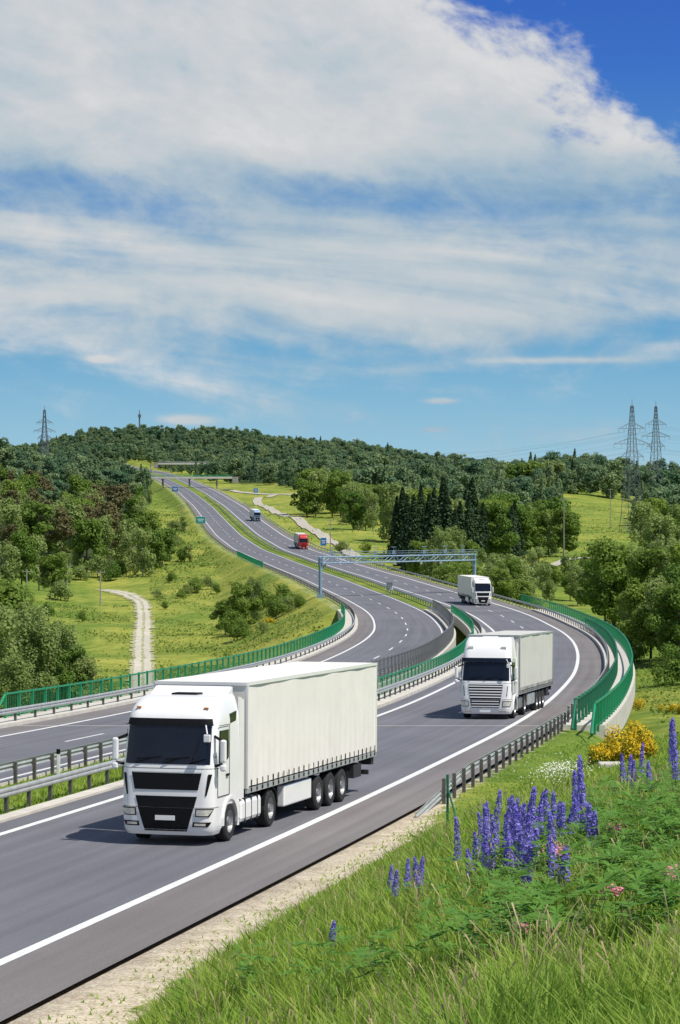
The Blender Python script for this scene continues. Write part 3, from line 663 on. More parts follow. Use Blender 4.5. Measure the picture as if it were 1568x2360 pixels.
    for sg in (-1,1):
        mb.box((sg*(hw-.0),(y0+y1)/2,zt-.03),(.07,y1-y0,.08)); mb.box((sg*hw,y0+.04,(zb+zt)/2),(.06,.09,zt-zb)); mb.box((sg*hw,y1-.04,(zb+zt)/2),(.06,.09,zt-zb))
    mb.box((0,y0,zt-.03),(2*hw,.06,.08)); mb.obj("frame",cabm if style=='A' else M['steel'],tr)
    mb=MB()
    for sg in (-1,1): mb.box((sg*(hw-.015),(y0+y1)/2,zb-.06),(.06,y1-y0,.14))
    mb.obj("side_rail",M['steel'],tr)
    mb=MB()
    for sg in (-1,1):
        for k in range(27):
            yy=y0+.35+k*(y1-y0-.6)/26
            mb.box((sg*(hw+.028),yy,zb+.11),(.02,.035,.20)); mb.box((sg*(hw+.03),yy,zb-.05),(.02,.06,.09))
    bs=mb.obj("buckle_straps",M['black'],tr); bs["kind"]="stuff"
    mb=MB(); mb.box((0,y1-.02,(zb+zt)/2),(2*hw-.05,.06,zt-zb-.02)); mb.obj("rear_doors",M['white'],tr)
    mb=MB()
    for sg in (-.45,.45): mb.box((sg,9.6,1.0),(.14,13.2,.3))
    for yy in np.arange(3.4,16.2,1.2): mb.box((0,yy,1.12),(2.4,.1,.08))
    for yy in (9.9,11.21,12.52): mb.strut((-1,yy,.5),(1,yy,.5),.15)
    mb.box((0,15.9,.62),(2.3,.12,.14)); mb.box((0,15.7,.85),(1.0,.5,.3))
    for sg in (-1,1): mb.box((sg*.95,13.3,.55),(.5,.03,.6)); mb.box((sg*1.0,16.2,.95),(.4,.3,.22)); mb.box((sg*.6,5.9+.9,.7),(.12,.12,.8)); mb.box((sg*1.05,11.2,1.08),(.4,3.9,.05)); mb.box((sg*1.0,14.2,.8),(.5,.9,.4))
    mb.box((0,7.4,.62),(1.8,.8,.5))
    mb.obj("trailer_chassis",M['chassis'],tr)
    for sg in (-1,1):
        mb=MB(); mb.box((sg*1.1,7.85,.70),(.22,2.75,.58)); mb.obj("pallet_box",cabm if style=='A' else M['steel'],tr,bevel=.04)
        mb=MB(); mb.box((sg*1.0,16.36,.95),(.35,.05,.14)); mb.obj("tail_light",M['red'],tr)
    return T
T1=make_truck('A',65.6,-2.36,M['white'],M['tarp'],"white articulated truck with dark grille and white trailer",extra=3.2)
make_truck('B',124.5,-1.75,M['white'],M['tarp2'],"white truck with slatted grille and pale grey trailer",extra=3.2)
make_truck('A',370.,-2.6,M['white'],M['tarp'],"white truck with box trailer near the gantry",extra=-2.5)
make_truck('B',705.,-1.9,M['red'],M['tarp2'],"red truck with grey trailer on the hill")
make_truck('A',925.,-1.9,M['blue'],M['tarp'],"small pale blue and white truck coming downhill",extra=-3)

# ------------------------------------------------------------------ trees
def leaves(P,Nrm,size,rg,asp=1.0,jit=.5):
    n=len(P); Nn=Nrm+rg.normal(0,jit,(n,3)); Nn/=np.linalg.norm(Nn,axis=1)[:,None]+1e-9
    R=rg.normal(0,1,(n,3)); U=np.cross(Nn,R); U/=np.linalg.norm(U,axis=1)[:,None]+1e-9; W=np.cross(Nn,U)
    s=(size*rg.uniform(.6,1.3,n))[:,None]; a=U*s*asp; b=W*s
    V=np.stack([P-a*.5,P+b*.42,P+a*.5,P-b*.42],1).reshape(-1,3)
    F=np.arange(n*4).reshape(-1,4); return V,F
def crown_pts(rg,blobs,n):
    C=np.array([b[:3] for b in blobs]); R=np.array([b[3:6] for b in blobs]); w=(R.prod(1))**(2/3); w/=w.sum()
    k=rg.choice(len(blobs),n,p=w); d=rg.normal(0,1,(n,3)); d/=np.linalg.norm(d,axis=1)[:,None]
    rr=rg.uniform(.45,1.12,n)**.6; P=C[k]+d*R[k]*rr[:,None]; Nn=d.copy(); Nn[:,2]+=.4
    return P,Nn
def trunk_mesh(rg,H,r,limbs,matn,lean=0):
    mb=MB(); segs=5; pts=[Vector((rg.normal(0,.012*H)*k/segs,rg.normal(0,.012*H)*k/segs,-.4+(H*.85)*k/segs)) for k in range(segs+1)]
    for k in range(segs): mb.strut(pts[k],pts[k+1],2*r*(1-.8*k/segs),2*r*(1-.8*(k+1)/segs),7)
    for q in range(limbs):
        h=rg.uniform(.3,.75); p=pts[0].lerp(pts[-1],h); an=rg.uniform(0,6.28); L=H*rg.uniform(.15,.3)
        mb.strut(p,p+Vector((math.cos(an)*L,math.sin(an)*L,L*.7)),r*.6,r*.15,5)
    return mb
def make_variant(kind,idx,lod):
    rg=np.random.default_rng(100+idx*17+ord(kind[0]))
    H=12.; nf=(1.,.55,.24)[lod]; sf=(1.,1.3,1.85)[lod]
    if kind=='oak':
        bl=[]
        for k in range(26):
            z=rg.uniform(.20,.92)*H; env=.36*H*math.sin(math.pi*min(1,max(.08,(z/H-.08)/.95)))**.6
            an=rg.uniform(0,6.28); r=env*rg.uniform(.2,.88); s=rg.uniform(.07,.15)*H
            bl.append((r*math.cos(an),r*math.sin(an),z,s,s,s*.8))
        P,Nn=crown_pts(rg,bl,int(7500*nf)); size=.42*sf; lm=M['leafA']; tm=trunk_mesh(rg,H,.22,7,0); bm=M['bark']
    elif kind=='willow':
        bl=[]
        for k in range(24):
            z=rg.uniform(.15,.95)*H; env=.25*H*math.sin(math.pi*min(1,max(.1,(z/H-.02)/1.0)))**.5
            an=rg.uniform(0,6.28); r=env*rg.uniform(.1,.9); s=rg.uniform(.06,.11)*H
            bl.append((r*math.cos(an),r*math.sin(an),z,s,s,s*1.3))
        P,Nn=crown_pts(rg,bl,int(6500*nf)); size=.32*sf; lm=M['leafB']; tm=trunk_mesh(rg,H,.16,7,0); bm=M['birch']
    elif kind=='bush':
        H=4.; bl=[]
        for k in range(16):
            an=rg.uniform(0,6.28); r=rg.uniform(0,.55)*H*.75; s=rg.uniform(.14,.26)*H
            z=max(s*.6,(rg.uniform(.2,.75)*H)*(1-.4*r/(H*.5))); bl.append((r*math.cos(an),r*math.sin(an),z,s,s,s*.85))
        P,Nn=crown_pts(rg,bl,int(4200*nf)); size=.18*sf; lm=M['leafA'] if idx%2 else M['leafB']; tm=trunk_mesh(rg,H*.6,.07,7,0); bm=M['bark']
    elif kind=='spruce':
        n=int(6500*nf); q=rg.uniform(0,1,n)**1.35; z=H*(.06+.94*q); lay=np.floor(q*22); rn=np.random.default_rng(idx+5)
        nb=9; br=rg.integers(0,nb,n); ang=(br+rn.uniform(0,1,23)[lay.astype(int)]*1.0)/nb*6.283+lay*1.7+rg.normal(0,.13,n)
        Rz_=.21*H*(1-q)**.85*(rn.uniform(.75,1.15,(23,nb))[lay.astype(int),br]); rr=rg.uniform(.1,1,n)**.6*Rz_+.05
        zz=z-rr*.38+ rg.normal(0,.08,n); P=np.stack([rr*np.cos(ang),rr*np.sin(ang),zz],-1); Nn=np.stack([np.cos(ang)*.6,np.sin(ang)*.6,np.ones(n)],-1); size=.34*min(sf,1.6); lm=M['leafC']; tm=trunk_mesh(rg,H,.18,0,0); bm=M['bark']
    else:
        bl=[]
        for k in range(18):
            z=rg.uniform(.45,.95)*H; env=.17*H*(1.15-z/H)**.5*1.3
            an=rg.uniform(0,6.28); r=env*rg.uniform(.1,1); s=rg.uniform(.06,.10)*H
            bl.append((r*math.cos(an),r*math.sin(an),z,s*1.2,s*1.2,s*.8))
        P,Nn=crown_pts(rg,bl,int(4500*nf)); size=.36*sf; lm=M['leafP']; tm=trunk_mesh(rg,H,.16,6,0); bm=M['bark']
    V,F=leaves(P,Nn,size,rg)
    return (V,F,lm,tm,bm,H)
def mesh_only(V,F,m):
    o=quads_obj("crown",V,F,m); me=o.data; bpy.data.objects.remove(o); return me
VAR={}; CNT={'oak':4,'willow':3,'bush':4,'spruce':2,'pine':2}
def getvar(kind,k,lod):
    if (kind,k,lod) not in VAR:
        V,F,lm,tm,bm,H=make_variant(kind,k,lod); o=tm.obj("trunk",bm); tme=o.data; bpy.data.objects.remove(o)
        VAR[(kind,k,lod)]=(mesh_only(V,F,lm),tme,H)
    return VAR[(kind,k,lod)]
NAMES={'oak':("deciduous_tree","leafy green deciduous tree with a broad uneven crown","deciduous trees in the valley"),
'willow':("deciduous_tree","pale grey-green tree with tall loose crown","pale trees in the valley"),
'bush':("bush","rounded leafy green bush growing on grass","bushes on the slopes"),
'spruce':("spruce_tree","dark green conical spruce tree","spruces in the valley"),
'pine':("pine_tree","tall pine with bare trunk and olive crown","pines at the forest edge")}
PLACED=[]
def tree(kind,X,Y,h,extra=None,widen=1.0,lod=None):
    if lod is None: lod=0 if Y<480 else 1
    v=random.randrange(CNT[kind]); cm,tm,H=getvar(kind,v,lod); nm,lab,grp=NAMES[kind]
    e_=empty(nm,(X,Y,float(gh(X,Y)[0]))); s=h/H; w=widen*random.uniform(.88,1.15); e_.scale=(s*w,s*w*random.uniform(.9,1.1),s); e_.rotation_euler=(0,0,random.uniform(0,6.28))
    tag(e_,extra or lab,"tree" if kind!='bush' else "bush",grp)
    c=bpy.data.objects.new("crown",cm); link(c,e_); t=bpy.data.objects.new("trunk",tm); link(t,e_)
    PLACED.append((X,Y)); return e_
def region(px0,px1,Y0,Y1,n,h0,h1,kinds,widen=1.0,sp=.25):
    k=0;tries=0
    while k<n and tries<n*30:
        tries+=1; Y=random.uniform(Y0,Y1); X=(random.uniform(px0,px1)-784)/6000*Y; o=float(off(X,Y))
        if -29<o<6.5: continue
        h=random.uniform(h0,h1)
        if any((X-a)**2+(Y-b)**2<(h*sp)**2 for a,b in PLACED[-60:]): continue
        tree(random.choice(kinds),X,Y,h,widen=widen); k+=1
for px,Y,h,kd in ((-20,255,13,'willow'),(25,262,12.5,'willow'),(60,270,11.5,'willow'),(95,262,10,'willow'),(135,268,9.5,'willow'),(160,262,7.5,'oak'),(195,262,6.5,'willow'),(225,258,4.6,'bush'),(262,262,3.6,'bush'),(40,235,8,'willow'),(110,240,6.5,'willow'),(-25,300,14,'oak'),(20,310,13,'willow'),(70,320,11,'willow'),(120,300,8,'bush'),(165,240,4.5,'bush'),(205,245,3.5,'bush'),(240,285,4,'bush')):
    tree(kd,*tp(px,Y),h)
for px,Y,h,kd in ((140,545,6,'bush'),(10,560,12,'willow'),(50,575,13,'oak'),(90,590,13,'willow'),(200,640,14,'oak'),(235,650,15,'willow'),(30,500,8,'bush'),(175,640,9,'willow'),(300,640,11,'willow'),(330,630,12,'willow'),(350,640,11,'oak'),(375,660,10,'oak'),(290,660,14,'willow'),(60,520,6,'bush'),(110,500,3.5,'bush'),(190,470,2.5,'bush'),(5,450,6,'willow'),(45,430,4,'bush'),(120,590,9,'oak'),(150,615,8,'willow'),(255,625,6,'bush'),(225,632,7,'bush'),(275,632,5,'bush'),(185,625,5,'bush'),(365,560,3,'bush'),(395,600,3.2,'bush')):
    tree(kd,*tp(px,Y),h)
region(-60,265,645,790,34,12,18,['oak','willow','pine','pine','pine']); region(-60,290,790,950,26,13,19,['pine','pine','oak','spruce','willow'])
for px,Y,h,kd in ((530,405,5.5,'bush'),(560,412,8.0,'oak'),(585,420,7.5,'willow'),(548,395,4.6,'bush'),(600,432,6,'bush'),(520,420,6,'oak'),(650,410,6.0,'bush'),(635,402,4.2,'bush'),(665,404,3.4,'bush'),(605,382,2.4,'bush'),(690,400,2.6,'bush'),(430,560,3.5,'bush'),(455,565,4.5,'bush'),(480,572,4,'bush'),(415,555,2.6,'bush'),(436,700,4.8,'willow'),(380,520,2,'bush'),(500,560,2.8,'bush')):
    tree(kd,*tp(px,Y),h)
region(300,400,660,720,8,6,10,['oak','willow','bush']); region(345,425,700,900,12,4,7,['bush','willow','bush']); region(290,365,720,1000,12,9,13,['oak','willow','bush']); region(290,350,1000,1300,7,9,13,['oak','spruce','willow'])
for k in range(13): tree('spruce',*tp(912+k*15+random.uniform(-6,6),random.uniform(610,690)),random.uniform(16,22))
for px,Y,h,kd in ((1020,560,12.5,'willow'),(1050,566,12,'willow'),(990,560,10,'willow'),(960,585,9,'oak'),(1035,545,9.5,'willow'),(1075,590,9,'oak'),(788,735,4.5,'bush'),(840,745,4,'bush'),(1160,640,14,'oak'),(1180,660,15,'spruce')):
    tree(kd,*tp(px,Y),h)
region(705,800,1000,1080,10,15,19,['oak','willow']); region(800,900,860,1000,14,12,17,['willow','oak','willow'])
region(900,1110,470,540,12,5,8,['bush','willow','bush']); region(1130,1215,430,520,14,5,9,['willow','oak','bush']); region(1215,1390,440,600,20,4,8,['bush','oak','bush','willow'])
region(1120,1300,700,850,18,12,17,['oak','willow','oak','spruce']); region(900,1120,700,830,16,15,20,['oak','spruce','willow'])
for px,Y,h,kd in ((1415,395,14.5,'oak'),(1450,400,15,'willow'),(1395,420,11,'oak'),(1480,372,12,'willow'),(1510,350,12.5,'oak'),(1545,350,13,'willow'),(1580,340,13,'oak'),(1475,318,8.5,'willow'),(1500,300,9.3,'oak'),(1530,296,9.8,'willow'),(1565,290,10,'oak'),(1590,300,11,'oak'),(1468,300,5,'bush'),(1550,270,5.5,'bush')):
    tree(kd,*tp(px,Y),h)
region(1480,1620,500,720,12,11,16,['oak','willow']); region(1330,1480,560,640,7,4,7,['bush','oak']) ; region(1480,1620,760,980,9,12,16,['oak','willow'])
region(1180,1330,870,960,8,8,13,['oak','bush'])
LOWSRC=[]
for j,(kd,v) in enumerate((('oak',0),('oak',1),('oak',2),('willow',0),('willow',1),('spruce',0),('oak',3),('pine',0))):
    getvar(kd,v,2); px=(905,1215,1240,1262,1290,1320,1190,940)[j]; X,Y=tp(px,1290)
    cm,tm,H=VAR[(kd,v,2)]; h=17 if j else 15; e_=empty(NAMES[kd][0],(X,Y,float(gh(X,Y)[0]))); e_.scale=(h/H,)*3; tag(e_,NAMES[kd][1],"tree",NAMES[kd][2])
    c=bpy.data.objects.new("crown",cm); link(c,e_); link(bpy.data.objects.new("trunk",tm),e_); LOWSRC.append(c)
def forest():
    pts=[];sz=[]; g=np.random.default_rng(3)
    while len(pts)<9500:
        Y=math.sqrt(g.uniform(900**2,3150**2)); px=g.uniform(-80,1650); X=(px-784)/6000*Y; o=float(off(X,Y))
        if Y<2350 and -36<o<12: continue
        if Y<1650 and 5<o<45 and px<760: continue
        if Y<1400 and px>560 and px<700: continue
        if 300<px<1450 and Y<1150 and not(720<px<1290 and Y>1010): continue
        if 1290<px<1470 and Y<1280: continue
        if 335<px<600 and Y<1600 and -70<o<60 : continue
        if 335<px<500 and Y<1990 and g.uniform()<.7: continue
        if math.sin(X*.021+1.3*math.sin(Y*.006))*math.cos(Y*.009+X*.004)>.80 : continue
        pts.append((X,Y,0)); sz.append(g.choice([.55,.85,1.0,1.15,1.4],p=[.17,.3,.3,.18,.05])*g.uniform(.9,1.1)*(1+.18*math.sin(X*.02+Y*.013))*(1.0 if Y<1800 else .88))
    P=np.array(pts); P[:,2]=gh(P[:,0],P[:,1])-.3
    me=bpy.data.meshes.new("forest"); me.from_pydata(P.tolist(),[],[]); at=me.attributes.new("size",'FLOAT','POINT'); at.data.foreach_set("value",np.array(sz,dtype=np.float32))
    ob=bpy.data.objects.new("forest",me); link(ob); tag(ob,"dense mixed forest covering the distant hills",kind="stuff"); ob["category"]="forest"
    ng=bpy.data.node_groups.new("forest_scatter","GeometryNodeTree")
    ng.interface.new_socket("Geometry",in_out='INPUT',socket_type='NodeSocketGeometry'); ng.interface.new_socket("Geometry",in_out='OUTPUT',socket_type='NodeSocketGeometry')
    gi=ng.nodes.new("NodeGroupInput"); go=ng.nodes.new("NodeGroupOutput"); ip=ng.nodes.new("GeometryNodeInstanceOnPoints"); jn=ng.nodes.new("GeometryNodeJoinGeometry")
    for j,c in enumerate(LOWSRC):
        oi=ng.nodes.new("GeometryNodeObjectInfo"); oi.inputs["Object"].default_value=c; oi.inputs["As Instance"].default_value=True; oi.transform_space='ORIGINAL'
        ng.links.new(oi.outputs["Geometry"],jn.inputs[0])
    ip.inputs["Pick Instance"].default_value=True
    rv=ng.nodes.new("FunctionNodeRandomValue"); rv.data_type='FLOAT_VECTOR'; rv.inputs[0].default_value=(0,0,0); rv.inputs[1].default_value=(0.05,0.05,6.28)
    na=ng.nodes.new("GeometryNodeInputNamedAttribute"); na.data_type='FLOAT'; na.inputs[0].default_value="size"
    ng.links.new(gi.outputs[0],ip.inputs["Points"]); ng.links.new(jn.outputs[0],ip.inputs["Instance"]); ng.links.new(rv.outputs[0],ip.inputs["Rotation"]); ng.links.new(na.outputs[0],ip.inputs["Scale"])
    sm=ng.nodes.new("GeometryNodeSetMaterial"); sm.inputs["Material"].default_value=M['leafF']
    ng.links.new(ip.outputs[0],sm.inputs[0]); ng.links.new(sm.outputs[0],go.inputs[0])
    md=ob.modifiers.new("scatter",'NODES'); md.node_group=ng
forest()
def weeds(n,px0,px1,Y0,Y1,size,seed,cond,label):
    g=np.random.default_rng(seed); Y=g.uniform(Y0,Y1,n); X=(g.uniform(px0,px1,n)-784)/6000*Y; o=off(X,Y)
    pat=np.sin(X*.16+np.sin(Y*.05)*2)*np.cos(Y*.06+X*.05)+.5*np.sin(X*.5+Y*.21)
    k=cond(X,Y,o)&(pat+g.normal(0,.45,n)>.25); X,Y=X[k],Y[k]; n=len(X)
    P=np.stack([X,Y,gh(X,Y)+g.uniform(0,.5,n)*size*1.4],-1); V,F=leaves(P,np.tile([0,-.2,1.],(n,1)),size,g,1.,.6)
    ob=quads_obj("meadow_weeds",V,F,M['weed']); tag(ob,label,kind="stuff"); ob["category"]="ground cover"
weeds(75000,-50,820,300,640,.36,31,lambda X,Y,o:(o<-26)&~((np.abs(784+6000*X/Y-329)<30)&(Y<560))&~((Y>540)&(Y<625)&(784+6000*X/Y<345)),"rough tall weeds growing over the grassy slope")
weeds(30000,300,600,640,1300,.6,32,lambda X,Y,o:(o<-26),"rough weeds beside the motorway embankment")
weeds(30000,560,1500,520,1200,.6,33,lambda X,Y,o:(o>7),"rough weeds scattered across the valley meadow")
weeds(14000,1380,1640,125,330,.26,34,lambda X,Y,o:(o>6),"tall weeds below the viaduct")

# ------------------------------------------------------------------ foreground grass
def blades(n,Y0,Y1,pw,hmin,hmax,wf,seed,name,matn,omin=3.6,label="",bend_=(.08,.5),clump=None,head=False):
    g=np.random.default_rng(seed); Y=Y0+(Y1-Y0)*g.uniform(0,1,n)**pw; X=g.uniform(-.155,.15,n)*Y; o=off(X,Y)
    edge=omin-1.0*sstep(60,85,Y)-.5*(1-sstep(36,48,Y))+.4*np.sin(Y*.9)+.3*np.sin(Y*2.3+1)+g.exponential(.45,n)-.3; k=(o>edge)&(o>2.75)&~((Y>V0-6)&(o<6))
    if clump is not None: k&=(np.sin(X*2.1+np.sin(Y*1.1)*2)*np.cos(Y*.9-X*.7)+.5*np.sin(X*5.3+Y*2.9)+g.normal(0,.35,n)>clump)
    X,Y,o=X[k],Y[k],o[k]; n=len(X)
    Z=gh(X,Y)-.03; patch=.78+.30*np.sin(X*1.3+np.sin(Y*.8))*np.cos(Y*.55+X*.4)+.22*np.sin(X*4.1+Y*2.2)*np.sin(Y*3.1-X*2.)
    h=g.uniform(hmin,hmax,n)*patch*np.clip((o-2.6)/3.5,.25,1); w=wf*(1+Y/28)*g.uniform(.5,1.6,n)
    an=g.uniform(0,6.283,n); bend=g.uniform(*bend_,n)*h; ba=g.uniform(0,6.283,n)
    dx,dy=np.cos(an)*w/2,np.sin(an)*w/2; bx,by=np.cos(ba)*bend,np.sin(ba)*bend
    V=np.zeros((n,6,3)); prof=((0,1),(.55,.8),(1,.12)) if not head else ((0,.5),(.80,.6),(1,1.6))
    for i_,(t,wd) in enumerate(prof):
        cx=X+bx*t**2; cy=Y+by*t**2; cz=Z+h*t*(1-.2*t)
        V[:,2*i_]=np.stack([cx-dx*wd,cy-dy*wd,cz],-1); V[:,2*i_+1]=np.stack([cx+dx*wd,cy+dy*wd,cz],-1)
    f=np.array([[0,1,3,2],[2,3,5,4]]); F=(np.arange(n)[:,None,None]*6+f[None]).reshape(-1,4)
    ob=quads_obj(name,V.reshape(-1,3),F,matn,smooth=True); tag(ob,label,kind="stuff"); ob["category"]="grass"
blades(230000,7.5,112,1.75,.20,.58,.0095,11,"grass",M['grass'],label="lush green meadow grass covering the roadside bank",bend_=(.1,.65))
blades(60000,8.5,75,1.6,.16,.42,.020,14,"broadleaf_weeds",M['grassd'],label="dark broad-leaved weeds mixed into the meadow grass",omin=4.4,bend_=(.3,1.1),clump=.15)
blades(12000,10.5,75,1.4,.42,.74,.0036,12,"dry_grass",M['straw'],label="thin brownish seed stems among the meadow grass",omin=4.6,bend_=(.05,.35),clump=-.1,head=True)
def tufts(n,o0,o1,Y0,Y1,h0,h1,seed,label):
    g=np.random.default_rng(seed); Y=g.uniform(Y0,Y1,n); o=g.uniform(o0,o1,n); X=xr(Y)+o*sec(Y); Z=gh(X,Y)-.02; h=g.uniform(h0,h1,n); w=.03*g.uniform(.6,1.4,n); an=g.uniform(0,6.28,n)
    dx,dy=np.cos(an)*w,np.sin(an)*w; V=np.stack([np.stack([X-dx,Y-dy,Z],-1),np.stack([X+dx,Y+dy,Z],-1),np.stack([X+g.normal(0,.08,n),Y+g.normal(0,.08,n),Z+h],-1)],1)
    ob=quads_obj("grass",V.reshape(-1,3),np.arange(n*3).reshape(-1,3),M['grass']); tag(ob,label,kind="stuff"); ob["category"]="grass"
tufts(16000,-12.1,-8.95,50,V0-1,.05,.20,5,"short grass growing along the median strip")
tufts(2000,2.6,4.2,36,100,.03,.12,6,"sparse grass tufts creeping into the gravel verge")
def leafy(seed):
    g=np.random.default_rng(seed); Vs=[];Fs=[]
    for (pc,yc,cn,sx,sy) in ((1200,2060,60,90,40),(1350,2010,55,60,40),(1480,1860,60,70,35),(1540,1970,40,40,50),(790,2310,16,60,25),(1230,2210,25,70,35),(1500,2150,25,60,60),(1400,1950,30,60,40),(1050,2230,12,40,30),(600,2290,6,40,20)):
      for q in range(cn):
        px=pc+g.normal(0,sx); py=yc+g.normal(0,sy)
        if py>2330: continue
        X,Y,z=hit(px,py); o=float(off(X,Y))
        if o<6.0 or Y>60: continue
        hh=g.uniform(.25,.48)
        for q in range(g.integers(3,6)):
            cx,cy,cz=X+g.normal(0,.13),Y+g.normal(0,.13),z+hh*g.uniform(.6,1.15); L=g.uniform(.07,.12)
            tilt=g.normal(0,.35,2); a0=g.uniform(0,6.28)
            for k in range(8):
                a=a0+k*6.283/8; d=np.array([math.cos(a),math.sin(a),tilt[0]*math.cos(a)+tilt[1]*math.sin(a)+.15]); s=np.array([-math.sin(a),math.cos(a),0])*L*.17; p=np.array([cx,cy,cz])
                b=len(Vs); Vs+=[p,p+d*L*.55+s,p+d*L*np.array([1,1,.6]),p+d*L*.55-s]; Fs.append((b,b+1,b+2,b+3))
    ob=quads_obj("lupin_foliage",np.array(Vs),np.array(Fs),M['stem']); tag(ob,"dark green palmate leaves growing among the grass",kind="stuff"); ob["category"]="ground cover"
leafy(21)
# ------------------------------------------------------------------ lupins
def lupin_variant(seed,H=.95):
    g=np.random.default_rng(seed); n=260; q=g.uniform(0,1,n)**.85; z=H*(.44+.56*q)
    z=np.round(z/.022)*.022+g.normal(0,.003,n); r=.043*(1-q)**.6+.006; a=g.uniform(0,6.28,n)
    P=np.stack([r*np.cos(a),r*np.sin(a),z],-1); Nn=np.stack([np.cos(a),np.sin(a),.3*np.ones(n)],-1); V,F=leaves(P,Nn,.030,g,1.1,.5)
    sp=mesh_only(V,F,M['lupin'])
    mb=MB(); mb.strut((0,0,-.05),(g.normal(0,.01),g.normal(0,.01),H*.95),.014,.006,5)
    for k in range(7):
        h=g.uniform(.08,.40)*H; an=g.uniform(0,6.28); L=g.uniform(.12,.22); e_=Vector((math.cos(an)*L,math.sin(an)*L,h+L*.5)); mb.strut((0,0,h),e_,.006,.004,3)
        for j in range(8):
            b=j*6.283/8; d=Vector((math.cos(b),math.sin(b),.25)); s=Vector((-math.sin(b),math.cos(b),0))*.014; l=.085
            mb.add([e_,e_+d*l*.5+s,e_+d*l,e_+d*l*.5-s],[(0,1,2,3)])
    o=mb.obj("stem",M['stem']); st=o.data; bpy.data.objects.remove(o); return sp,st
LV=[lupin_variant(k+40,h) for k,h in enumerate((.95,.85,1.0))]
def lupin(px,top,basey,lab="purple-blue lupin spike standing in tall grass"):
    X,Y,Z=hit(px,basey); h=(basey-top)/6000*Y; sp,st=random.choice(LV); e_=empty("lupin",(X,Y,Z)); s=h/.95; w=max(s,.85); e_.scale=(w,w,s); e_.rotation_euler=(random.uniform(-.12,.12),random.uniform(-.14,.14),random.uniform(0,6.28))
    tag(e_,lab,"flower","lupins on the grassy bank"); link(bpy.data.objects.new("flower_spike",sp),e_); link(bpy.data.objects.new("stem",st),e_)
base_l=[(1105,1915,2070),(1118,1890,2070),(1135,1860,2060),(1152,1875,2050),(1165,1835,2050),(1180,1860,2060),(1190,1885,2120),(1200,1825,2080),(1208,1870,2110),(1230,1800,2000),(1237,1830,2010),(1265,1820,2000),(1272,1850,2020),(1290,1835,2020),(1297,1860,2040),(1332,1785,1980),(1348,1755,1990),(1356,1780,1990),(1342,1830,2020),(1375,1860,2030),(1318,1840,2020),(1440,1720,1860),(1450,1745,1870),(1476,1720,1860),(1462,1735,1870),(1555,1640,1840),(1549,1680,1850),(1562,1665,1850),(1560,1710,1870),(1500,1740,1870),(895,1980,2100),(907,1990,2120),(935,1980,2100),(962,1960,2090),(968,1975,2100),(760,2110,2220),(1215,1880,2070),(1185,1910,2100),(1310,1860,2030),(1095,1940,2090)]
for q in base_l: lupin(*q)
rl=random.Random(4)
for k in range(42):
    px=rl.choice((1140,1185,1205,1255,1290,1345))+rl.gauss(0,24); b=rl.uniform(2000,2120); lupin(px,b-rl.uniform(135,195),b)
def pinkf(px,py):
    X,Y,z=hit(px,py+120); h=125/6000*Y; e_=empty("pink_flower",(X,Y,z)); tag(e_,"small pink wildflower cluster in the grass","flower","pink wildflowers in the grass")
    g=np.random.default_rng(int(px)); P=g.normal(0,1,(50,3))*np.array([.042,.042,.022])*Y/22+np.array([0,0,h]); V,F=leaves(P,np.tile([0,-.5,1.],(50,1)),.030*Y/22,g); o=quads_obj("petals",V,F,M['pink'],e_)
    mb=MB(); mb.strut((0,0,-.05),(0,0,h),.01,.006,4); mb.obj("stem",M['stem'],e_)
for q in ((1280,1955),(1297,1965),(1425,1915),(1420,2055),(1560,2010),(1548,2025),(1210,2145)): pinkf(*q)
g=np.random.default_rng(9); n=800
X0,Y0,_=hit(1290,1790); Y=g.normal(Y0,Y0*.06,n); X=(g.normal(1290,34,n)-784)/6000*Y; P=np.stack([X,Y,gh(X,Y)+g.uniform(.2,.5,n)],-1); V,F=leaves(P,np.tile([0,-.3,1.],(n,1)),.05,g); o=quads_obj("daisies",V,F,M['daisy']); tag(o,"patch of small white daisies in the grass",kind="stuff"); o["category"]="flowers"
def broom(px,Y,h,w):
    X=(px-784)/6000*Y; e_=empty("broom_bush",(X,Y,float(gh(X,Y)[0]))); tag(e_,"yellow flowering broom bush on the bank","bush","yellow broom bushes")
    g=np.random.default_rng(int(px)); bl=[(g.uniform(-w,w)*.5,g.uniform(-w,w)*.4,g.uniform(.25,.75)*h,h*.22,h*.22,h*.28) for k in range(10)]
    P,Nn=crown_pts(g,bl,2300); V,F=leaves(P,Nn,.068*h**.5,g); quads_obj("blossom",V,F,M['broom'],e_)
    P,Nn=crown_pts(g,[(b[0],b[1],b[2]*.8,b[3]*.95,b[4]*.95,b[5]*.95) for b in bl],1100); V,F=leaves(P,Nn,.08,g); quads_obj("foliage",V,F,M['leafA'],e_)
for px,Y,h,w in ((1408,93,1.0,1.4),(1440,94,1.6,1.4),(1478,92,1.2,1.1),(1386,95,.6,.8),(1458,215,1.7,1.8),(1550,205,1.1,1.8),(620,395,1.2,2)): broom(px,Y,h,w)
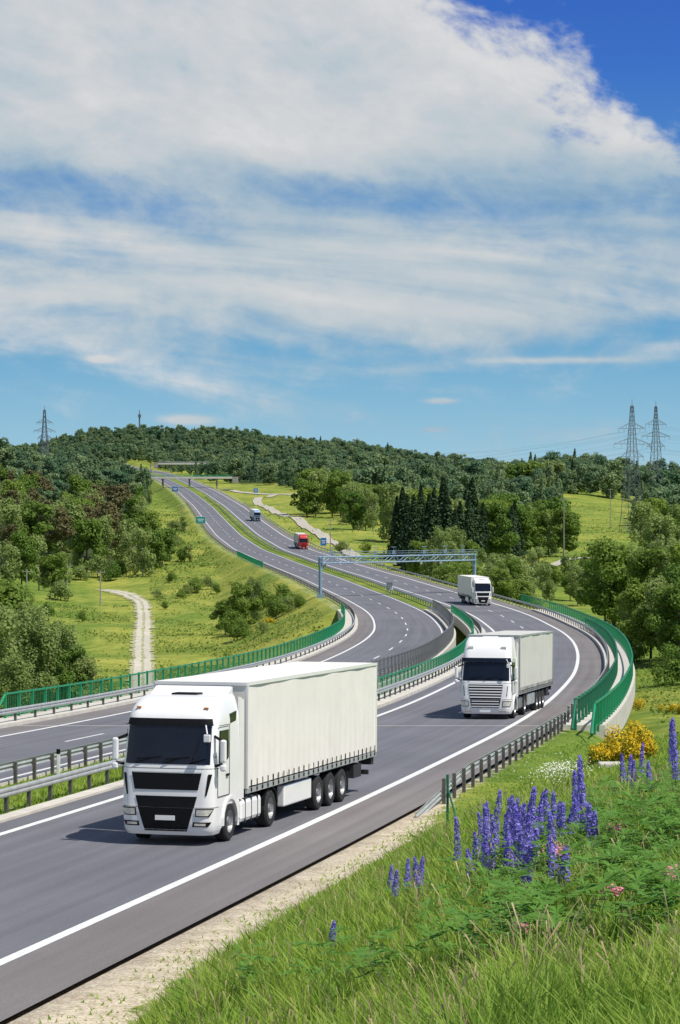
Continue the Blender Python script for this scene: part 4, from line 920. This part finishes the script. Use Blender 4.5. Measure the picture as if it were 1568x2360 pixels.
# ------------------------------------------------------------------ posts, poles, signs, pylons
def stake():
    X,Y,z=hit(1032,1925); e_=empty("fence_post",(X,Y,z)); tag(e_,"dark green steel fence post with diagonal brace","post")
    h=140/6000*Y
    mb=MB(); mb.strut((0,0,-.2),(0,0,h),.06,.06,8); mb.obj("post",M['greend'],e_); mb=MB(); mb.strut((.34,-.5,-.2),(0.01,0,h*.75),.045,.045,8); mb.obj("brace",M['greend'],e_)
stake()
mb=MB(); mb.box((0,0,.15),(.9,.6,.4)); o=mb.obj("concrete_block",M['conc'],bevel=.06); X,Y=tp(1410,88); o.location=(X,Y,float(gh(X,Y)[0])); tag(o,"low pale concrete block in the grass","block")
def delineator(o_,y):
    x,y,z=cp(o_,y); e_=empty("delineator_post",(x,y,z)); tag(e_,"white roadside marker post with black band","post","marker posts")
    mb=MB(); mb.box((0,0,.45),(.12,.06,.9)); mb.obj("post",M['paintw'],e_,bevel=.02); mb=MB(); mb.box((0,0,.82),(.126,.066,.16)); mb.obj("band",M['black'],e_)
delineator(-11.6,87)
for px,Y,h in ((232,540,7.2),(62,540,6.5),(155,600,6),(860,900,7),(762,700,9),(420,960,7),(288,850,8),(1300,700,16),(1407,980,15)):
    X,Y=tp(px,Y); e_=empty("utility_pole",(X,Y,float(gh(X,Y)[0]))); tag(e_,"thin weathered utility pole with cross arm","pole","utility poles in the valley")
    mb=MB(); mb.strut((0,0,-.4),(0,0,h),.34,.22,8); mb.obj("mast",M['wood'],e_); mb=MB(); mb.box((0,0,h-.4),(1.8,.14,.14)); [mb.strut((q,0,h-.35),(q,0,h-.05),.1) for q in (-.8,0,.8)]; mb.obj("cross_arm",M['wood'],e_)
def sign(px,Y,w,h,hb,m,lab):
    X,Y=tp(px,Y); e_=empty("road_sign",(X,Y,float(gh(X,Y)[0]))); tag(e_,lab,"sign")
    mb=MB(); mb.box((0,0,hb+h/2),(w,.08,h)); mb.obj("panel",m,e_,bevel=.02); mb=MB(); mb.box((0,.05,hb+h/2),(w+.16,.06,h+.16)); mb.box((0,-.045,hb+h*.62),(w*.7,.01,h*.09)); mb.box((0,-.045,hb+h*.35),(w*.5,.01,h*.09)); mb.obj("border",M['white'],e_)
    mb=MB(); 
    for s in (-.3,.3): mb.strut((s*w,.08,-.3),(s*w,.08,hb+h),.12,.12,6)
    mb.obj("support",M['steel'],e_)
sign(463,880,3.2,2.2,1.0,M['signg'],"blue-green direction sign panel beside the motorway"); sign(404,1290,3,2.4,2,M['signb'],"small blue road sign beside the motorway"); sign(746,690,1.5,2,1.8,M['signb'],"small blue information sign on posts"); sign(590,1330,2.2,2.2,3,M['signb'],"small blue road sign near the junction"); sign(898,420,.9,1.2,.8,M['steel'],"small grey roadside cabinet on posts")
def pylon(px,Y,ztop,lab,H=None):
    X,Y=tp(px,Y); zb=float(gh(X,Y)[0]); H=ztop-zb; e_=empty("power_pylon",(X,Y,zb)); e_.rotation_euler=(0,0,.35); tag(e_,lab,"pylon","power pylons")
    mb=MB(); wd=lambda q: (H*.066*(1-q)**1.1+.40)
    lv=[0,.14,.27,.38,.48,.57,.65,.72,.79,.86,.93,1]
    t=max(.09,Y*.00013)
    for a,b in zip(lv[:-1],lv[1:]):
        A=[Vector((sx*wd(a),sy*wd(a),a*H)) for sx,sy in ((-1,-1),(1,-1),(1,1),(-1,1))]; Bv=[Vector((sx*wd(b),sy*wd(b),b*H)) for sx,sy in ((-1,-1),(1,-1),(1,1),(-1,1))]
        for k in range(4):
            mb.strut(A[k],Bv[k],t*1.4); mb.strut(A[k],Bv[(k+1)%4],t*.6); mb.strut(A[(k+1)%4],Bv[k],t*.6); mb.strut(Bv[k],Bv[(k+1)%4],t*.5)
    mb.strut((0,0,H*.98),(0,0,H*1.05),t); mb.obj("tower",M['pylon'],e_)
    for q,L in ((.60,.10),(.70,.155),(.82,.115)):
        mb=MB()
        for s in (-1,1):
            tip=Vector((s*L*H,0,q*H)); 
            for yy in (-1,1):
                mb.strut((s*wd(q),yy*wd(q),q*H),tip,t*.8); mb.strut((s*wd(q+.04),yy*wd(q+.04),(q+.045)*H),tip,t*.8)
            for k in (.35,.68): mb.strut((s*(wd(q)+(L*H-wd(q))*k),0,q*H),(s*(wd(q)+(L*H-wd(q))*k*.8),0,(q+.045*(1-k))*H),t*.5)
            mb.strut(tip,tip-Vector((0,0,H*.03)),t*.6); mb.strut((s*L*H*.6,0,q*H),(s*L*H*.6,0,(q-.03)*H),t*.6)
        mb.obj("cross_arm",M['pylon'],e_)
    return e_,H
P1,H1=pylon(1457,920,37.6,"tall grey lattice power pylon above the trees"); P2,H2=pylon(1512,1280,52,"tall grey lattice power pylon on the hill")
pylon(103,1350,53,"lattice power pylon rising from the forest")
mb=MB(); X,Y=tp(322,2950); zb=float(gh(X,Y)[0]); mb.strut((0,0,-1),(0,0,29),2.2,1.6,8); mb.box((0,0,26),(3.4,3.4,3)); mb.strut((0,0,29),(0,0,33),.5); o=mb.obj("radio_tower",M['pylon']); o.location=(X,Y,zb); tag(o,"slim radio tower on the wooded ridge","tower")
def cable(a,b,sag,r=.07):
    mb=MB(); prev=None
    for k in range(17):
        q=k/16; p=Vector(a).lerp(Vector(b),q); p.z-=4*sag*q*(1-q)
        if prev is not None: mb.strut(prev,p,r,r,3)
        prev=p
    o=mb.obj("power_cable",M['pylon']); tag(o,"thin dark overhead power cable between pylons","cable","overhead power cables")
for (PP,HH) in ((P1,H1),(P2,H2)):
    for q,L in ((.57,.10),(.67,.155),(.79,.115)):
        for s in (-1,1):
            c=math.cos(.35);sn=math.sin(.35); a=Vector(PP.location)+Vector((s*L*HH*c,s*L*HH*sn,q*HH)); b=a+Vector((110,-220,2)); cable(a,b,7,.05)
            cable(a,a+Vector((-190,520,10)),12,.05)

# ------------------------------------------------------------------ camera, light, sky
cam=bpy.data.cameras.new("camera"); co=bpy.data.objects.new("camera",cam); link(co); co.location=(0,0,0); co.rotation_euler=(math.radians(90),0,0)
cam.sensor_fit='VERTICAL'; cam.sensor_height=36; cam.lens=6000/2360*36; cam.clip_start=.5; cam.clip_end=40000; scene.camera=co
EL=math.radians(58); hx,hy=.86,-.51
sd=Vector((hx*math.cos(EL),hy*math.cos(EL),math.sin(EL))).normalized()
ls=bpy.data.lights.new("sun",'SUN'); ls.energy=5.0; ls.angle=math.radians(.5); ls.color=(1,.955,.86); lo=bpy.data.objects.new("sun",ls); link(lo); lo.rotation_euler=sd.to_track_quat('Z','Y').to_euler(); lo.location=(50,-30,120)
BGS=.115
W=bpy.data.worlds.new("World"); scene.world=W; W.use_nodes=True; nt=W.node_tree; nt.nodes.clear()
out=N(nt,"ShaderNodeOutputWorld"); bg=N(nt,"ShaderNodeBackground"); bg.inputs[1].default_value=BGS; nt.links.new(bg.outputs[0],out.inputs[0])
sky=N(nt,"ShaderNodeTexSky"); sky.sky_type='NISHITA'; sky.sun_disc=False; sky.sun_elevation=EL; sky.sun_rotation=math.atan2(hx,hy); sky.altitude=300; sky.dust_density=.6; sky.ozone_density=2
tc=N(nt,"ShaderNodeTexCoord"); sp=N(nt,"ShaderNodeSeparateXYZ"); nt.links.new(tc.outputs["Generated"],sp.inputs[0])
def Mth(op,a,b=None,c=None,clamp=False):
    x=N(nt,"ShaderNodeMath",op=op); x.use_clamp=clamp
    for i_,v in enumerate((a,b,c)):
        if v is None: continue
        if isinstance(v,(int,float)): x.inputs[i_].default_value=v
        else: nt.links.new(v,x.inputs[i_])
    return x.outputs[0]
az=Mth('ARCTAN2',sp.outputs[0],sp.outputs[1]); el=Mth('ARCSINE',sp.outputs[2])
def nz(sx,sy,sc,det,rough,dist=0,seed=0,tilt=0):
    cb=N(nt,"ShaderNodeCombineXYZ"); nt.links.new(Mth('MULTIPLY',az,sx),cb.inputs[0]); nt.links.new(Mth('MULTIPLY',Mth('ADD',el,Mth('MULTIPLY',az,tilt)),sy),cb.inputs[1]); cb.inputs[2].default_value=seed
    n=N(nt,"ShaderNodeTexNoise"); n.inputs["Scale"].default_value=sc; n.inputs["Detail"].default_value=det; n.inputs["Roughness"].default_value=rough; n.inputs["Distortion"].default_value=dist
    nt.links.new(cb.outputs[0],n.inputs["Vector"]); return n.outputs[0]
def ramp(f,els,interp='LINEAR'):
    r=N(nt,"ShaderNodeValToRGB"); r.color_ramp.interpolation=interp; e_=r.color_ramp.elements
    for k,(p,c) in enumerate(els):
        q=e_[k] if k<2 else e_.new(p)
        q.position=p; q.color=(c,c,c,1) if isinstance(c,(int,float)) else (*c,1)
    nt.links.new(f,r.inputs[0]); return r.outputs[0]
def mixc(f,a,b):
    x=N(nt,"ShaderNodeMix",data_type='RGBA')
    if isinstance(f,(int,float)): x.inputs[0].default_value=f
    else: nt.links.new(f,x.inputs[0])
    for i_,v in ((6,a),(7,b)):
        if isinstance(v,tuple): x.inputs[i_].default_value=(*v,1)
        else: nt.links.new(v,x.inputs[i_])
    return x.outputs[2]
def mixf(f,a,b):
    return Mth('ADD',Mth('MULTIPLY',a,Mth('SUBTRACT',1,f)),Mth('MULTIPLY',b,f))
K=1/BGS
v01=Mth('DIVIDE',el,.21,clamp=True)
grad=ramp(v01,[(0,(.44,.66,.76)),(1,(.012,.095,.50)),(.12,(.27,.53,.71)),(.3,(.115,.37,.62)),(.5,(.075,.28,.58)),(.8,(.022,.14,.56))])
gs=N(nt,"ShaderNodeVectorMath",op='SCALE'); nt.links.new(grad,gs.inputs[0]); gs.inputs[3].default_value=K
low=Mth('SUBTRACT',1,Mth('MULTIPLY',Mth('SUBTRACT',el,.22),5,clamp=True),clamp=True)
skc=mixc(Mth('MULTIPLY',low,.9),sky.outputs[0],gs.outputs[0])
n1s=nz(7,38,1,7,.52,.5,1.3,.10); n1p=nz(17,30,1,8,.58,.35,2.7,.25); n2=nz(55,80,1,7,.62,.3,4.1,.05); n3s=nz(4.5,34,1,6,.5,.7,8.2,.08); n3p=nz(12,24,1,7,.55,.4,6.6,.25); nw=nz(30,46,1,8,.60,.4,11.3,.3)
topf=ramp(v01,[(0,.0),(1,1),(.50,.15),(.66,.85)])
n1=mixf(topf,n1s,n1p); n3=mixf(topf,n3s,n3p)
wisp=ramp(v01,[(0,.30),(1,.42),(.5,.16),(.75,.32)])
bias=ramp(v01,[(0,.12),(1,1.0),(.24,.24),(.30,.40),(.345,.57),(.42,.60),(.5,.57),(.56,.52),(.60,.64),(.66,.93),(.8,1.0)])
d=Mth('ADD',Mth('SUBTRACT',.2025,Mth('ADD',Mth('MULTIPLY',az,.6),el)),Mth('ADD',Mth('MULTIPLY',Mth('SUBTRACT',nw,.5),.07),Mth('MULTIPLY',Mth('SUBTRACT',n1p,.5),.06)))
edge=Mth('MULTIPLY',Mth('MINIMUM',d,.006),9.5)
dens=Mth('ADD',Mth('ADD',Mth('MULTIPLY',n1,Mth('SUBTRACT',1,wisp)),Mth('MULTIPLY',n2,wisp)),Mth('ADD',Mth('MULTIPLY',Mth('SUBTRACT',bias,.5),.5),edge))
def blob(px,py,rx,ry,amp):
    a0=math.atan((px-784)/6000); e0=(1180-py)/6000
    q=Mth('ADD',Mth('POWER',Mth('DIVIDE',Mth('SUBTRACT',az,a0),rx/6000),2),Mth('POWER',Mth('DIVIDE',Mth('SUBTRACT',el,e0),ry/6000),2))
    return Mth('MULTIPLY',Mth('POWER',2.718,Mth('MULTIPLY',q,-1.3)),amp)
for b in ((1015,925,45,8,.30),(430,968,80,14,.32),(235,830,35,9,.26),(1290,832,200,9,.18),(940,850,100,16,.15),(1000,990,40,6,.17),(150,640,420,60,.10),(1250,640,200,45,.08),(1190,722,90,10,.10)):
    dens=Mth('ADD',dens,blob(*b))
cov=N(nt,"ShaderNodeMapRange"); cov.interpolation_type='SMOOTHSTEP'; cov.inputs[1].default_value=.41; nt.links.new(dens,cov.inputs[0])
nt.links.new(mixf(topf,Mth('ADD',.68,0),Mth('ADD',.70,0)),cov.inputs[2])
band=ramp(v01,[(0,.66),(1,.74),(.30,.62),(.40,.58),(.47,.48),(.53,.50),(.575,.34),(.62,.46),(.67,.74),(.78,.76)])
br=Mth('ADD',Mth('MULTIPLY',Mth('SUBTRACT',n1,.5),.8),Mth('ADD',Mth('MULTIPLY',Mth('SUBTRACT',n3,.5),mixf(topf,Mth('ADD',2.4,0),Mth('ADD',1.2,0))),Mth('MULTIPLY',Mth('SUBTRACT',n2,.5),.4)))
cc=ramp(Mth('ADD',br,band,clamp=True),[(0,(.20,.35,.50)),(1,(.74,.74,.73)),(.3,(.32,.46,.58)),(.6,(.52,.59,.63)),(.8,(.64,.66,.67))])
cs=N(nt,"ShaderNodeVectorMath",op='SCALE'); nt.links.new(cc,cs.inputs[0]); cs.inputs[3].default_value=K
up=Mth('MULTIPLY',Mth('MULTIPLY',cov.outputs[0],.95),low)
fin=mixc(up,skc,cs.outputs[0]); nt.links.new(fin,bg.inputs[0])
scene.view_settings.view_transform='Standard'; scene.view_settings.look='None'; scene.view_settings.exposure=0
